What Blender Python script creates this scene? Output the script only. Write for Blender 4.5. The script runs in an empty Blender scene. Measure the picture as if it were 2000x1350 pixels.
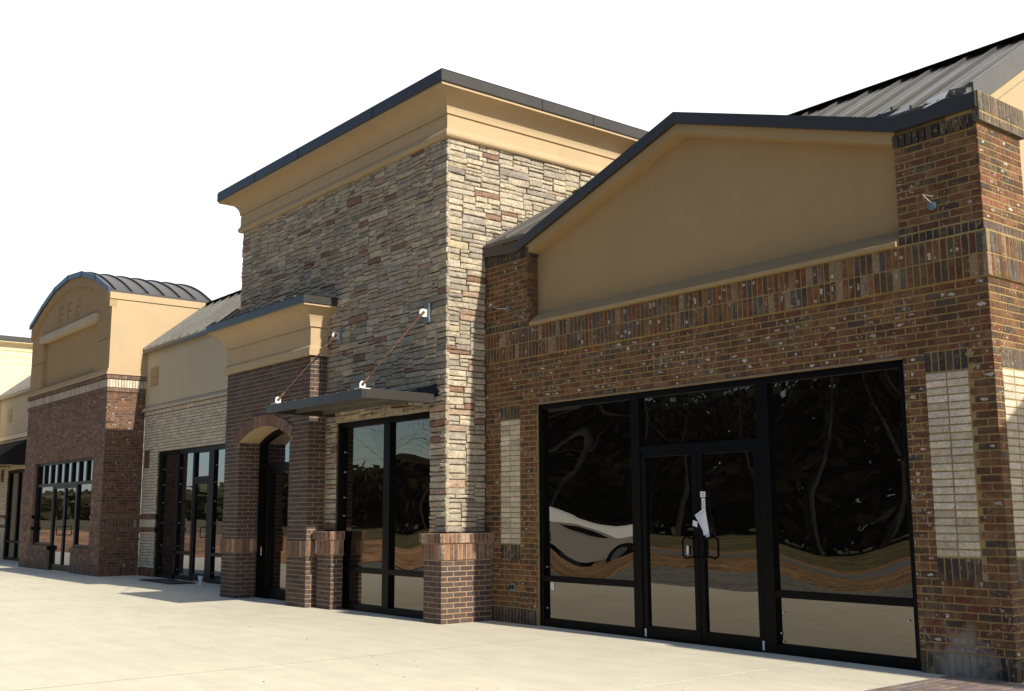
import bpy, math, random
from mathutils import Vector, Matrix, Quaternion
rnd = random.Random(7)
S = bpy.context.scene
COL = S.collection

# ------------------------------------------------------------------ camera
F_PX, YAW, PIT, ROLL, CAM_H = 2106.13, math.radians(38.7597), math.radians(8.8579), math.radians(-0.2476), 1.38
fw = Vector((-math.cos(YAW)*math.cos(PIT), math.sin(YAW)*math.cos(PIT), math.sin(PIT)))
rt = fw.cross(Vector((0, 0, 1))).normalized()
up = rt.cross(fw)
r2 = rt*math.cos(ROLL)+up*math.sin(ROLL)
u2 = -rt*math.sin(ROLL)+up*math.cos(ROLL)
cam_d = bpy.data.cameras.new("Camera")
cam = bpy.data.objects.new("Camera", cam_d)
COL.objects.link(cam)
M = Matrix((r2, u2, -fw)).transposed().to_4x4()
M.translation = Vector((0, 0, CAM_H))
cam.matrix_world = M
cam_d.sensor_width = 36.0
cam_d.lens = F_PX/2000*36
cam_d.clip_start = 0.05
cam_d.clip_end = 3000
S.camera = cam

# ------------------------------------------------------------------ sky, sun, exposure
SUN = Vector((1.80, 0.074, 1.0)).normalized()
W = bpy.data.worlds.new("World")
S.world = W
W.use_nodes = True
nt = W.node_tree
nt.nodes.clear()
def wn(t, **k):
    n = nt.nodes.new(t)
    for a, b in k.items():
        setattr(n, a, b)
    return n
out = wn('ShaderNodeOutputWorld')
sky = wn('ShaderNodeTexSky', sky_type='NISHITA', sun_disc=False)
sky.sun_elevation = math.asin(SUN.z)
sky.sun_rotation = math.atan2(SUN.x, SUN.y)
sky.dust_density = 0.6
sky.air_density = 1.0
sky.ozone_density = 3.0
bg1 = wn('ShaderNodeBackground')
bg1.inputs[1].default_value = 0.11
bg2 = wn('ShaderNodeBackground')          # plain white added to the sky behind the buildings only, leaving the fronts dim
bg2.inputs[0].default_value = (1.0, 1.0, 1.0, 1)
bg2.inputs[1].default_value = 1.12
mix = wn('ShaderNodeMixShader')
tc = wn('ShaderNodeTexCoord')
sx = wn('ShaderNodeSeparateXYZ')
mr = wn('ShaderNodeMapRange', interpolation_type='SMOOTHSTEP')
mr.inputs['From Min'].default_value = -0.12
mr.inputs['From Max'].default_value = 0.20
L_ = nt.links.new
L_(tc.outputs['Generated'], sx.inputs[0])
L_(sx.outputs['Y'], mr.inputs['Value'])
L_(mr.outputs[0], mix.inputs[0])
L_(sky.outputs[0], bg1.inputs[0])
L_(bg1.outputs[0], mix.inputs[1])
L_(bg2.outputs[0], mix.inputs[2])
L_(mix.outputs[0], out.inputs[0])
sl = bpy.data.lights.new("sun", 'SUN')
sl.energy = 5.0
sl.angle = math.radians(0.5)
sl.color = (1.0, 0.94, 0.82)
so = bpy.data.objects.new("sun", sl)
so.rotation_mode = 'QUATERNION'
so.rotation_quaternion = SUN.to_track_quat('Z', 'Y')
so.location = (20, 4, 15)
COL.objects.link(so)
S.view_settings.view_transform = 'Standard'
S.view_settings.look = 'None'
S.view_settings.exposure = 0.18
S.view_settings.gamma = 1.0

# ------------------------------------------------------------------ materials
def mat(name, col=(.5, .5, .5), rough=.8, metal=0.0, spec=.4, attr=False, noise=None, bump=None, smear=None, streak=None, spot=None):
    """noise=(scale, amount); bump=(scale, distance); smear=(scale, threshold, colour); stain=(scale, amount)"""
    m = bpy.data.materials.new(name)
    m.use_nodes = True
    t = m.node_tree
    N, L = t.nodes, t.links.new
    b = N['Principled BSDF']
    b.inputs['Roughness'].default_value = rough
    b.inputs['Metallic'].default_value = metal
    b.inputs['Specular IOR Level'].default_value = spec
    geo = N.new('ShaderNodeNewGeometry')
    if attr:
        a = N.new('ShaderNodeAttribute')
        a.attribute_name = 'Col'
        c = a.outputs['Color']
    else:
        r = N.new('ShaderNodeRGB')
        r.outputs[0].default_value = (*col, 1)
        c = r.outputs[0]
    def nz(scale, detail=4, stretch=None):
        n = N.new('ShaderNodeTexNoise')
        n.inputs['Scale'].default_value = scale
        n.inputs['Detail'].default_value = detail
        src = geo.outputs['Position']
        if stretch:
            mp = N.new('ShaderNodeMapping')
            mp.inputs['Scale'].default_value = stretch
            L(src, mp.inputs[0])
            src = mp.outputs[0]
        L(src, n.inputs['Vector'])
        return n.outputs['Fac']
    def rng(v, a0, a1, b0, b1):
        n = N.new('ShaderNodeMapRange')
        for k, q in zip(('From Min', 'From Max', 'To Min', 'To Max'), (a0, a1, b0, b1)):
            n.inputs[k].default_value = q
        L(v, n.inputs['Value'])
        return n.outputs[0]
    def scale_col(c, f):
        n = N.new('ShaderNodeVectorMath')
        n.operation = 'SCALE'
        L(c, n.inputs[0])
        L(f, n.inputs['Scale'])
        return n.outputs[0]
    for q in (noise or ()):
        c = scale_col(c, rng(nz(q[0]), .3, .7, 1-q[1], 1+q[1]))
    if streak:
        c = scale_col(c, rng(nz(streak[0], 3, streak[2]), .3, .7, 1-streak[1], 1+streak[1]))
    for q in (smear or ()):
        f = rng(nz(q[0], 5), q[1], q[1]+.05, 0, q[3])
        if len(q) > 4:
            ml = N.new('ShaderNodeMath')
            ml.operation = 'MULTIPLY'
            L(f, ml.inputs[0])
            L(rng(nz(q[4], 2), .44, .60, 0, 1), ml.inputs[1])
            f = ml.outputs[0]
        mx = N.new('ShaderNodeMix')
        mx.data_type = 'RGBA'
        L(f, mx.inputs[0])
        L(c, mx.inputs[6])
        mx.inputs[7].default_value = (*q[2], 1)
        c = mx.outputs[2]
    if spot:      # one bloom of efflorescence with its own place
        dv = N.new('ShaderNodeVectorMath')
        dv.operation = 'DISTANCE'
        L(geo.outputs['Position'], dv.inputs[0])
        dv.inputs[1].default_value = spot[0]
        ad = N.new('ShaderNodeMath')
        ad.operation = 'MULTIPLY_ADD'
        L(nz(9, 5), ad.inputs[0])
        ad.inputs[1].default_value = -.5
        L(dv.outputs['Value'], ad.inputs[2])
        f = rng(ad.outputs[0], spot[1]-.40, spot[1]-.18, .85, 0)
        mx = N.new('ShaderNodeMix')
        mx.data_type = 'RGBA'
        L(f, mx.inputs[0])
        L(c, mx.inputs[6])
        mx.inputs[7].default_value = (*spot[2], 1)
        c = mx.outputs[2]
    L(c, b.inputs['Base Color'])
    prev = None
    for q in (bump or ()):
        bp = N.new('ShaderNodeBump')
        bp.inputs['Distance'].default_value = q[1]
        bp.inputs['Strength'].default_value = 1.0
        L(nz(q[0], 5), bp.inputs['Height'])
        if prev:
            L(prev, bp.inputs['Normal'])
        prev = bp.outputs[0]
    if prev:
        L(prev, b.inputs['Normal'])
    return m

PALE = (.46, .42, .36)
m_red = mat('red_brick', attr=True, rough=.9, noise=[(9, .2), (55, .3)], bump=[(70, .004), (18, .006)],
            smear=[(9, .52, (.21, .14, .065), .24), (30, .60, PALE, .6, 1.7), (13, .60, (.05, .042, .036), .6)], spot=((-4.95, 8.83, .10), .25, (.30, .28, .26)))
m_brown = mat('brown_brick', attr=True, rough=.9, noise=[(30, .12), (110, .22)], bump=[(120, .003)], smear=[(17, .68, PALE, .3)])
m_rose = mat('rose_brick', attr=True, rough=.9, noise=[(9, .18), (60, .25)], bump=[(70, .003)], smear=[(24, .61, PALE, .6, 1.1)])
m_cream = mat('cream_brick', attr=True, rough=.9, noise=[(12, .12), (50, .2), (140, .3)], bump=[(160, .003)])
m_mort = mat('sandy_mortar', (.31, .22, .09), .95, noise=[(6, .15), (60, .2)], bump=[(120, .004)])
m_mort_p = mat('pink_mortar', (.36, .235, .16), .95, noise=[(6, .1), (60, .15)], bump=[(120, .004)])
m_mort_r = mat('rosy_mortar', (.20, .125, .085), .95, noise=[(6, .1), (60, .15)], bump=[(120, .004)])
m_mort_d = mat('dark_mortar', (.13, .11, .075), .95, noise=[(60, .15)], bump=[(120, .004)])
m_stone = mat('ledge_stone', attr=True, rough=.9, noise=[(7, .16), (28, .2), (110, .18)], bump=[(12, .03), (45, .012), (160, .004)])
m_gap = mat('stone_joint', (.06, .05, .04), .95)
m_tan = mat('tan_stucco', (.47, .346, .204), .92, noise=[(.9, .035), (5, .025), (160, .06)], bump=[(240, .0022)], streak=(1.2, .015, (3, 3, .25)))
m_deep = mat('deep_tan_stucco', (.385, .265, .13), .92, noise=[(.9, .05), (4, .03), (160, .07)], bump=[(240, .0025)], streak=(1.5, .02, (3, 3, .2)))
m_buff = mat('buff_stucco', (.51, .435, .305), .92, noise=[(.9, .04), (5, .02), (160, .05)], bump=[(240, .0022)], streak=(1.2, .015, (3, 3, .25)))
m_pale = mat('pale_stucco', (.78, .66, .42), .92, noise=[(.9, .03), (160, .04)], bump=[(240, .002)])
m_bronze = mat('bronze_metal', (.040, .035, .032), .38, 0.0, .4, noise=[(2.0, .1), (40, .06)], bump=[(1.6, .006)])
m_roof = mat('standing_seam_metal', (.105, .10, .09), .42, .3, .5, noise=[(1.2, .12), (25, .06)], bump=[(2.2, .012)], streak=(2.0, .1, (4, .4, .4)))
m_barrel = mat('barrel_roof_metal', (.05, .046, .044), .4, .2, .5, noise=[(1.2, .12), (25, .06)], bump=[(2.2, .01)])
m_black = mat('black_anodised_frame', (.0025, .0025, .003), .4, 0.0, .10, noise=[(8, .15)])
m_dframe = mat('bronze_frame', (.006, .006, .006), .4, 0.0, .12, noise=[(8, .15)])
m_awn = mat('black_canvas', (.018, .017, .019), .95, 0, .2, noise=[(3, .2), (200, .2)], bump=[(3, .02)])
m_rust = mat('rusty_steel', (.12, .058, .035), .9, 0, .3, noise=[(14, .35), (60, .3)], bump=[(90, .002)])
m_white = mat('white_paint', (.68, .67, .62), .6, 0, .4, noise=[(20, .1)])
m_paper = mat('white_paper', (.72, .74, .78), .85, 0, .3)
m_print = mat('grey_print', (.32, .34, .40), .9, 0, .2)
m_bluep = mat('pale_blue_print', (.42, .45, .72), .9, 0, .2)
m_steel = mat('galvanised_steel', (.20, .23, .26), .5, .5, .5, noise=[(30, .3)])
m_wire = mat('wire_sheath', (.6, .58, .5), .6)
m_card = mat('brown_cardboard', (.085, .065, .045), .9, noise=[(12, .2)], bump=[(30, .004)])
m_conc = mat('concrete', (.74, .665, .505), .93, 0, .25,
             noise=[(.35, .04), (2.2, .045), (14, .04), (180, .07)], bump=[(35, .0025), (300, .0012)], streak=(3.0, .05, (.35, 1.6, 1)))
m_joint = mat('pale_joint', (.80, .76, .64), .9, noise=[(3, .2), (30, .2)])
m_jointd = mat('dark_joint', (.26, .23, .17), .95, noise=[(30, .2)])  # even dark tone for grooves and joint edges
m_paver = mat('clay_paver', attr=True, rough=.9, noise=[(12, .15), (90, .2)], bump=[(120, .003)])
m_sand = mat('paver_sand', (.22, .18, .13), .95, noise=[(60, .2)])
m_gravel = mat('gravel', (.22, .205, .17), .95, noise=[(.5, .25), (5, .3), (14, .5), (40, .5)], bump=[(30, .04)])
m_dirt = mat('orange_clay', (.27, .15, .06), .95, noise=[(.25, .35), (1.2, .4), (6, .35), (18, .25)], bump=[(4, .15)])
m_clay = mat('red_clay', (.36, .19, .09), .95, noise=[(.3, .3), (1.5, .4), (8, .3)], bump=[(4, .12)])
m_grass = mat('dry_grass', (.12, .095, .03), .95, noise=[(.2, .4), (1.1, .4), (4, .3)], bump=[(5, .15)])
m_road = mat('asphalt', (.16, .16, .15), .9, noise=[(2, .1)])
m_earth = mat('earth', (.14, .11, .05), .95, noise=[(.05, .3)])
m_bark = mat('grey_bark', (.03, .026, .02), .95, noise=[(6, .3)])
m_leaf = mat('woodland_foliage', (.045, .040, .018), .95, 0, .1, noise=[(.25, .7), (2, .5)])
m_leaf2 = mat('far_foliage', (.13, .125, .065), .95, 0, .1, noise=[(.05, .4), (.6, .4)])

def glass_mat(name, ior, tint=(.97, .93, .86, 1)):
    m = bpy.data.materials.new(name)
    m.use_nodes = True
    t = m.node_tree
    N, L = t.nodes, t.links.new
    N.clear()
    o = N.new('ShaderNodeOutputMaterial')
    d = N.new('ShaderNodeBsdfDiffuse')
    d.inputs[0].default_value = (.004, .004, .004, 1)
    g = N.new('ShaderNodeBsdfGlossy')
    g.inputs['Roughness'].default_value = 0.0
    g.inputs[0].default_value = tint
    f = N.new('ShaderNodeFresnel')
    f.inputs['IOR'].default_value = ior
    geo = N.new('ShaderNodeNewGeometry')
    n = N.new('ShaderNodeTexNoise')
    n.inputs['Scale'].default_value = 2.1
    n.inputs['Detail'].default_value = 1.5
    mp = N.new('ShaderNodeMapping')
    mp.inputs['Scale'].default_value = (.7, .7, 1.3)
    L(geo.outputs['Position'], mp.inputs[0])
    L(mp.outputs[0], n.inputs['Vector'])
    bp = N.new('ShaderNodeBump')
    bp.inputs['Distance'].default_value = .0004
    L(n.outputs['Fac'], bp.inputs['Height'])
    L(bp.outputs[0], g.inputs['Normal'])
    mx = N.new('ShaderNodeMixShader')
    L(f.outputs[0], mx.inputs[0])
    L(d.outputs[0], mx.inputs[1])
    L(g.outputs[0], mx.inputs[2])
    L(mx.outputs[0], o.inputs[0])
    return m
m_glass = glass_mat('tinted_glass', 2.2)
m_glass2 = glass_mat('clear_reflective_glass', 3.5, (.84, .87, 1.0, 1))

# ------------------------------------------------------------------ mesh helpers
class MB:
    def __init__(s):
        s.v = []; s.f = []; s.c = []; s.m = []
    def add(s, vs, fs, col=(1, 1, 1), mi=0):
        o = len(s.v)
        s.v += [tuple(q) for q in vs]
        for f in fs:
            s.f.append(tuple(i+o for i in f)); s.c.append(col); s.m.append(mi)
        return s
    def box(s, x0, x1, y0, y1, z0, z1, col=(1, 1, 1), mi=0):
        vs = [(x, y, z) for z in (z0, z1) for y in (y0, y1) for x in (x0, x1)]
        return s.add(vs, [(0, 2, 3, 1), (4, 5, 7, 6), (0, 1, 5, 4), (2, 6, 7, 3), (0, 4, 6, 2), (1, 3, 7, 5)], col, mi)
    def bbox(s, x0, x1, y0, y1, z0, z1, c=.004, col=(1, 1, 1), mi=0):
        """box with chamfered edges"""
        c = min(c, (x1-x0)/3, (y1-y0)/3, (z1-z0)/3)
        vs = []
        for k, (ix, iy, iz) in enumerate([(a, b, d) for a in (0, 1) for b in (0, 1) for d in (0, 1)]):
            X, Y, Z = (x0, x1)[ix], (y0, y1)[iy], (z0, z1)[iz]
            sx_, sy_, sz_ = (1, -1)[ix]*c, (1, -1)[iy]*c, (1, -1)[iz]*c
            vs += [(X, Y+sy_, Z+sz_), (X+sx_, Y, Z+sz_), (X+sx_, Y+sy_, Z)]
        def i(a, b, d, w): return (a*4+b*2+d)*3+w
        fs = []
        for a in (0, 1):
            q = [i(a, 0, 0, 0), i(a, 1, 0, 0), i(a, 1, 1, 0), i(a, 0, 1, 0)]; fs.append(q if a else q[::-1])
            q = [i(0, a, 0, 1), i(0, a, 1, 1), i(1, a, 1, 1), i(1, a, 0, 1)]; fs.append(q if a else q[::-1])
            q = [i(0, 0, a, 2), i(1, 0, a, 2), i(1, 1, a, 2), i(0, 1, a, 2)]; fs.append(q if a else q[::-1])
        for a in (0, 1):
            for b in (0, 1):
                fs.append([i(a, b, 0, 0), i(a, b, 1, 0), i(a, b, 1, 1), i(a, b, 0, 1)])
                fs.append([i(a, 0, b, 0), i(a, 1, b, 0), i(a, 1, b, 2), i(a, 0, b, 2)])
                fs.append([i(0, a, b, 1), i(1, a, b, 1), i(1, a, b, 2), i(0, a, b, 2)])
                for d in (0, 1):
                    fs.append([i(a, b, d, 0), i(a, b, d, 1), i(a, b, d, 2)])
        return s.add(vs, fs, col, mi)
    def tube(s, p0, p1, r0, r1=None, n=8, col=(1, 1, 1), mi=0, cap=True):
        r1 = r0 if r1 is None else r1
        p0, p1 = Vector(p0), Vector(p1)
        d = (p1-p0).normalized()
        a = d.cross(Vector((0, 0, 1)) if abs(d.z) < .95 else Vector((1, 0, 0))).normalized()
        b = d.cross(a)
        vs = []
        for p, r in ((p0, r0), (p1, r1)):
            for k in range(n):
                t = 2*math.pi*k/n
                vs.append(p+a*(r*math.cos(t))+b*(r*math.sin(t)))
        fs = [(k, (k+1) % n, n+(k+1) % n, n+k) for k in range(n)]
        if cap:
            fs += [tuple(range(n))[::-1], tuple(range(n, 2*n))]
        return s.add(vs, fs, col, mi)
    def prism(s, pts, y0, y1, col=(1, 1, 1), mi=0):
        """polygon of (x,z) points extruded along y"""
        n = len(pts)
        vs = [(x, y0, z) for x, z in pts]+[(x, y1, z) for x, z in pts]
        fs = [tuple(range(n)), tuple(range(n, 2*n))[::-1]]+[(k, k+n, (k+1) % n+n, (k+1) % n) for k in range(n)]
        return s.add(vs, fs, col, mi)
    def build(s, name, mats, parent=None, smooth=False, **props):
        me = bpy.data.meshes.new(name)
        base = parent_world(parent) if parent else Vector((0, 0, 0))
        me.from_pydata([(x-base.x, y-base.y, z-base.z) for x, y, z in s.v], [], s.f)
        mats = mats if isinstance(mats, (list, tuple)) else [mats]
        for q in mats:
            me.materials.append(q)
        me.polygons.foreach_set('material_index', s.m)
        ca = me.color_attributes.new('Col', 'FLOAT_COLOR', 'CORNER')
        buf = []
        for f, c in zip(s.f, s.c):
            buf += [c[0], c[1], c[2], 1.0]*len(f)
        ca.data.foreach_set('color', buf)
        if smooth:
            me.polygons.foreach_set('use_smooth', [True]*len(s.f))
        me.update()
        o = bpy.data.objects.new(name, me)
        COL.objects.link(o)
        if parent:
            o.parent = parent
        for k, q in props.items():
            o[k] = q
        return o
def parent_world(p):
    v = Vector((0, 0, 0))
    while p:
        v += p.location
        p = p.parent
    return v
def thing(name, label, cat, loc, group=None):
    o = bpy.data.objects.new(name, None)
    o.empty_display_size = .3
    o.location = loc
    o['label'] = label; o['category'] = cat
    if group: o['group'] = group
    COL.objects.link(o)
    return o

# frames: point on a wall = O + U*u + Z*v + N*n
class Frame:
    def __init__(s, O, U, N_):
        s.O, s.U, s.N = Vector(O), Vector(U), Vector(N_)
    def p(s, u, v, n):
        return s.O+s.U*u+Vector((0, 0, v))+s.N*n
def front(Y): return Frame((0, Y, 0), (1, 0, 0), (0, -1, 0))     # u = world x
def side(X): return Frame((X, 0, 0), (0, 1, 0), (1, 0, 0))       # u = world y
def jit(c, a, b=.04):
    k = 1+rnd.uniform(-a, a)
    return tuple(max(0, x*k*(1+rnd.uniform(-b, b))) for x in c)
def unit(mb, fr, u0, u1, v0, v1, out, back, ch, col, j=.0008, tilt=0, mi=0):
    """one brick or stone: chamfered front, four sides"""
    c = min(ch, (u1-u0)/3, (v1-v0)/3)
    J = lambda: rnd.uniform(-j, j)
    R = [(u0, v0), (u1, v0), (u1, v1), (u0, v1)]
    I = [(u0+c, v0+c), (u1-c, v0+c), (u1-c, v1-c), (u0+c, v1-c)]
    a = [(u+J(), v+J()) for u, v in R]
    vs = [fr.p(u, v, -back) for u, v in a]+[fr.p(u, v, out-c) for u, v in a]
    vs += [fr.p(u+J(), v+J(), out+rnd.uniform(-tilt, tilt)) for u, v in I]
    fs = [(0, 1, 5, 4), (1, 2, 6, 5), (2, 3, 7, 6), (3, 0, 4, 7), (4, 5, 9, 8), (5, 6, 10, 9), (6, 7, 11, 10), (7, 4, 8, 11), (8, 9, 10, 11)]
    if fr.U.cross(Vector((0, 0, 1))).dot(fr.N) < 0:
        fs = [f[::-1] for f in fs]
    mb.add(vs, fs, col, mi)
def clip(rects, holes):
    for (hu0, hu1, hv0, hv1) in holes:
        o = []
        for (a, b, c, d) in rects:
            if b <= hu0 or a >= hu1 or d <= hv0+.002 or c >= hv1-.002:
                o.append((a, b, c, d)); continue
            if a < hu0: o.append((a, hu0, c, d))
            if b > hu1: o.append((hu1, b, c, d))
            aa, bb = max(a, hu0), min(b, hu1)
            if c < hv0: o.append((aa, bb, c, hv0))
            if d > hv1: o.append((aa, bb, hv1, d))
        rects = o
    return [r for r in rects if r[1]-r[0] > .022 and r[3]-r[2] > .02]
def bond(u0, u1, v0, v1, kind='run', holes=(), phase=0, h=None):
    R = []
    g = .0125
    if kind in ('run', 'stack'):
        bl, bh = .2032, .0677
        n = max(1, round((v1-v0)/bh)); bh = (v1-v0)/n
        for i in range(n):
            v = v0+i*bh
            u = u0-(bl/2 if (kind == 'run' and (i+phase) % 2) else 0)
            while u < u1-.02:
                R.append((max(u, u0), min(u+bl-g, u1), v, v+bh-g)); u += bl
    else:
        n = max(1, round((u1-u0)/.0677)); w = (u1-u0)/n
        for k in range(n):
            R.append((u0+k*w, u0+(k+1)*w-g, v0, v1-g))
    return clip(R, holes)
RED = [(.14, .052, .025)]*6+[(.155, .072, .032)]*3+[(.105, .048, .023)]*4+[(.072, .046, .030)]*2+[(.19, .09, .042)]+[(.10, .072, .045)]
REDS = RED+[(.08, .065, .06)]*4+[(.24, .17, .11)]*2
DARK = [(.042, .034, .027)]*4+[(.075, .055, .038)]*2+[(.05, .043, .04)]*2
BROWN = [(.088, .062, .049)]*5+[(.072, .052, .043)]*4+[(.10, .068, .05)]*2+[(.06, .047, .042)]
ROSE = [(.165, .098, .065)]*6+[(.145, .082, .055)]*4+[(.20, .13, .088)]*3+[(.11, .075, .055)]*2
CREAM = [(.55, .475, .36)]*4+[(.50, .43, .32)]*2+[(.59, .515, .40)]*2
RUST = [(.20, .11, .07)]*3+[(.26, .13, .07)]*2+[(.15, .085, .06)]*3+[(.36, .26, .18)]*2+[(.13, .09, .07)]
def bricks(mb, fr, u0, u1, v0, v1, pal, kind='run', holes=(), out=0, phase=0, ch=.003, va=.14, mi=0, patch=0):
    for (a, b, c, d) in bond(u0, u1, v0, v1, kind, holes, phase):
        unit(mb, fr, a, b, c, d, out+rnd.uniform(-.0015, .0015), .02, ch, jit(rnd.choice(pal), va), .0012, .0006, mi)
        if patch and rnd.random() < patch(a, c) if callable(patch) else rnd.random() < patch:
            dab(mb, fr, a, b, c, d, out+.0026, mi)
def dab(mb, fr, a, b, c, d, out, mi=0):
    """ragged pale slurry patch left on one brick"""
    vert = (d-c) > (b-a)
    L0, S0 = ((d-c), (b-a)) if vert else ((b-a), (d-c))
    l = min(L0*.95, rnd.choice((.03, .05, .07, .09))*rnd.uniform(.7, 1.2)); w = S0*rnd.uniform(.45, .95)
    p = rnd.uniform(0, L0-l); q = rnd.uniform(0, S0-w)
    pts = []
    for k in range(12):
        t = 2*math.pi*k/12
        cu = math.copysign(abs(math.cos(t))**.6, math.cos(t))*rnd.uniform(.4, 1)*l/2+p+l/2
        cv = math.copysign(abs(math.sin(t))**.6, math.sin(t))*rnd.uniform(.4, 1)*w/2+q+w/2
        pts.append((a+cv, c+cu) if vert else (a+cu, c+cv))
    col = jit(rnd.choice([(.42, .37, .31), (.33, .28, .23), (.48, .44, .39)]), .15)
    f = tuple(range(12))
    if fr.U.cross(Vector((0, 0, 1))).dot(fr.N) < 0: f = f[::-1]
    mb.add([fr.p(u, v, out) for u, v in pts], [f], col, mi)
def backing(mb, fr, u0, u1, v0, v1, out=0, depth=.12, holes=(), mi=1):
    """mortar slab just behind the brick faces, with openings cut"""
    us = sorted({u0, u1}|{x for h in holes for x in h[:2] if u0 < x < u1})
    vs = sorted({v0, v1}|{x for h in holes for x in h[2:] if v0 < x < v1})
    for i in range(len(us)-1):
        # merge vertical runs
        run = None
        for k in range(len(vs)-1):
            cu, cv = (us[i]+us[i+1])/2, (vs[k]+vs[k+1])/2
            solid = not any(h[0] < cu < h[1] and h[2] < cv < h[3] for h in holes)
            if solid:
                run = (run[0], vs[k+1]) if run else (vs[k], vs[k+1])
            if (not solid or k == len(vs)-2) and run:
                a, b, c, d = us[i], us[i+1], run[0], run[1]
                n0, n1 = -depth, out-.0045
                P = [fr.p(u, v, n) for n in (n0, n1) for v in (c, d) for u in (a, b)]
                F = [(0, 2, 3, 1), (4, 5, 7, 6), (0, 1, 5, 4), (2, 6, 7, 3), (0, 4, 6, 2), (1, 3, 7, 5)]
                mb.add(P, F, (1, 1, 1), mi)
                run = None
STONE = [(.43, .36, .262)]*7+[(.385, .33, .248)]*6+[(.47, .395, .283)]*6+[(.345, .30, .232)]*4+[(.43, .345, .22)]+[(.25, .145, .10)]+[(.36, .25, .18)]+[(.28, .24, .195)]
def stones(mb, fr, u0, u1, v0, v1, holes=(), seed=1, out=.0):
    r = random.Random(seed)
    gu, gv = .036, .0275
    nu, nv = round((u1-u0)/gu), round((v1-v0)/gv)
    gu, gv = (u1-u0)/nu, (v1-v0)/nv
    occ = [[False]*nu for _ in range(nv)]
    for j_ in range(nv):
        for i in range(nu):
            cu, cv = u0+(i+.5)*gu, v0+(j_+.5)*gv
            if any(h[0] < cu < h[1] and h[2] < cv < h[3] for h in holes):
                occ[j_][i] = True
    for j_ in range(nv):
        i = 0
        while i < nu:
            if occ[j_][i]:
                i += 1; continue
            a = 0
            while i+a < nu and not occ[j_][i+a]: a += 1
            w = r.choice((4, 6, 7, 8, 9, 10, 11, 12, 13, 15))
            if a-w < 4: w = a if a <= 15 else a//2
            h = min(r.choice((2, 2, 3, 3, 3, 3, 4)), max(2, w-2))
            if nv-j_-h < 2: h = nv-j_
            hh = 1
            while hh < h and j_+hh < nv and not any(occ[j_+hh][i+q] for q in range(w)): hh += 1
            for y in range(hh):
                for q in range(w): occ[j_+y][i+q] = True
            g = .0045
            A, B, C_, D = u0+i*gu+g, u0+(i+w)*gu-g, v0+j_*gv+g, v0+(j_+hh)*gv-g
            stone(mb, fr, A, B, C_, D, out+r.uniform(-.014, .014), r)
            i += w
def stone(mb, fr, u0, u1, v0, v1, out, r):
    """split-faced stone: uneven outline with midpoints on the long edges"""
    col = r.choice(STONE); k = 1+r.uniform(-.16, .16)
    col = tuple(x*k for x in col)
    c = .007
    J = lambda q: r.uniform(-q, q)
    um = (u0+u1)/2+J(.02)
    ring = [(u0, v0), (um, v0), (u1, v0), (u1, v1), (um+J(.02), v1), (u0, v1)]
    ring = [(u+J(.004), v+J(.005)) for u, v in ring]
    mu, mv = (u0+u1)/2, (v0+v1)/2
    def ins(u, v, c):
        return (u+(c if u < mu-.03 else (-c if u > mu+.03 else 0)), v+(c if v < mv else -c))
    n = 6
    vs = [fr.p(u, v, -.05) for u, v in ring]
    vs += [fr.p(u, v, out-.010) for u, v in ring]
    vs += [fr.p(*ins(u, v, c), out+J(.004)) for u, v in ring]
    vs += [fr.p(mu+J(.02), mv, out+.005+J(.004))]
    fs = []
    for a in range(n):
        b = (a+1) % n
        fs += [(a, b, b+n, a+n), (a+n, b+n, b+2*n, a+2*n), (a+2*n, b+2*n, 3*n)]
    if fr.U.cross(Vector((0, 0, 1))).dot(fr.N) < 0:
        fs = [f[::-1] for f in fs]
    mb.add(vs, fs, col, 0)
def sweep(mb, x0, x1, y0, yb, prof, col=(1, 1, 1), mi=0, seg_in=0):
    """closed moulding profile [(offset, z)...] carried round left side, front and right side of a box"""
    rows = []
    for o, z in prof:
        rows.append([(x0-o, yb, z), (x0-o, y0-o, z), (x1+o, y0-o, z), (x1+o, yb, z)])
    for a, b in zip(rows, rows[1:]):
        for k in range(3):
            mb.add([a[k], a[k+1], b[k+1], b[k]], [(0, 1, 2, 3)], col, mi)
def roof_panels(mb, x0, x1, y0, z0, y1, z1, pitch=.41, rib=.035, th=.05, phase=0.0, pans=True):
    """metal roof slope rising from (y0,z0) to (y1,z1) with raised seams"""
    mb.add([(x0, y0, z0), (x1, y0, z0), (x1, y1, z1), (x0, y1, z1)], [(0, 1, 2, 3)])
    mb.add([(x0, y0, z0-th), (x1, y0, z0-th), (x1, y1, z1-th), (x0, y1, z1-th)], [(3, 2, 1, 0)])
    mb.add([(x0, y0, z0-th), (x1, y0, z0-th), (x1, y0, z0), (x0, y0, z0)], [(0, 1, 2, 3)])
    mb.add([(x0, y0, z0-th), (x0, y0, z0), (x0, y1, z1), (x0, y1, z1-th)], [(0, 1, 2, 3)])
    mb.add([(x1, y0, z0-th), (x1, y0, z0), (x1, y1, z1), (x1, y1, z1-th)], [(3, 2, 1, 0)])
    x = x0+.03+phase
    while x < x1-.02:
        w, h = .012, rib
        P = []
        for (y, z) in ((y0-.01, z0), (y1, z1)):
            P += [(x-w, y, z-.002), (x+w, y, z-.002), (x+w, y, z+h), (x-w, y, z+h)]
        mb.add(P, [(0, 1, 2, 3), (4, 7, 6, 5), (0, 4, 5, 1), (1, 5, 6, 2), (2, 6, 7, 3), (3, 7, 4, 0)])
        for k in (.35, .65) if pans else ():   # pencil ribs of the flat pan
            xx = x+pitch*k
            if xx < x1-.02:
                P = []
                for (y, z) in ((y0-.005, z0), (y1, z1)):
                    P += [(xx-.02, y, z+.0005), (xx, y, z+.010), (xx+.02, y, z+.0005)]
                mb.add(P, [(0, 1, 2), (3, 5, 4), (0, 3, 4, 1), (1, 4, 5, 2)])
        x += pitch
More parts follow.
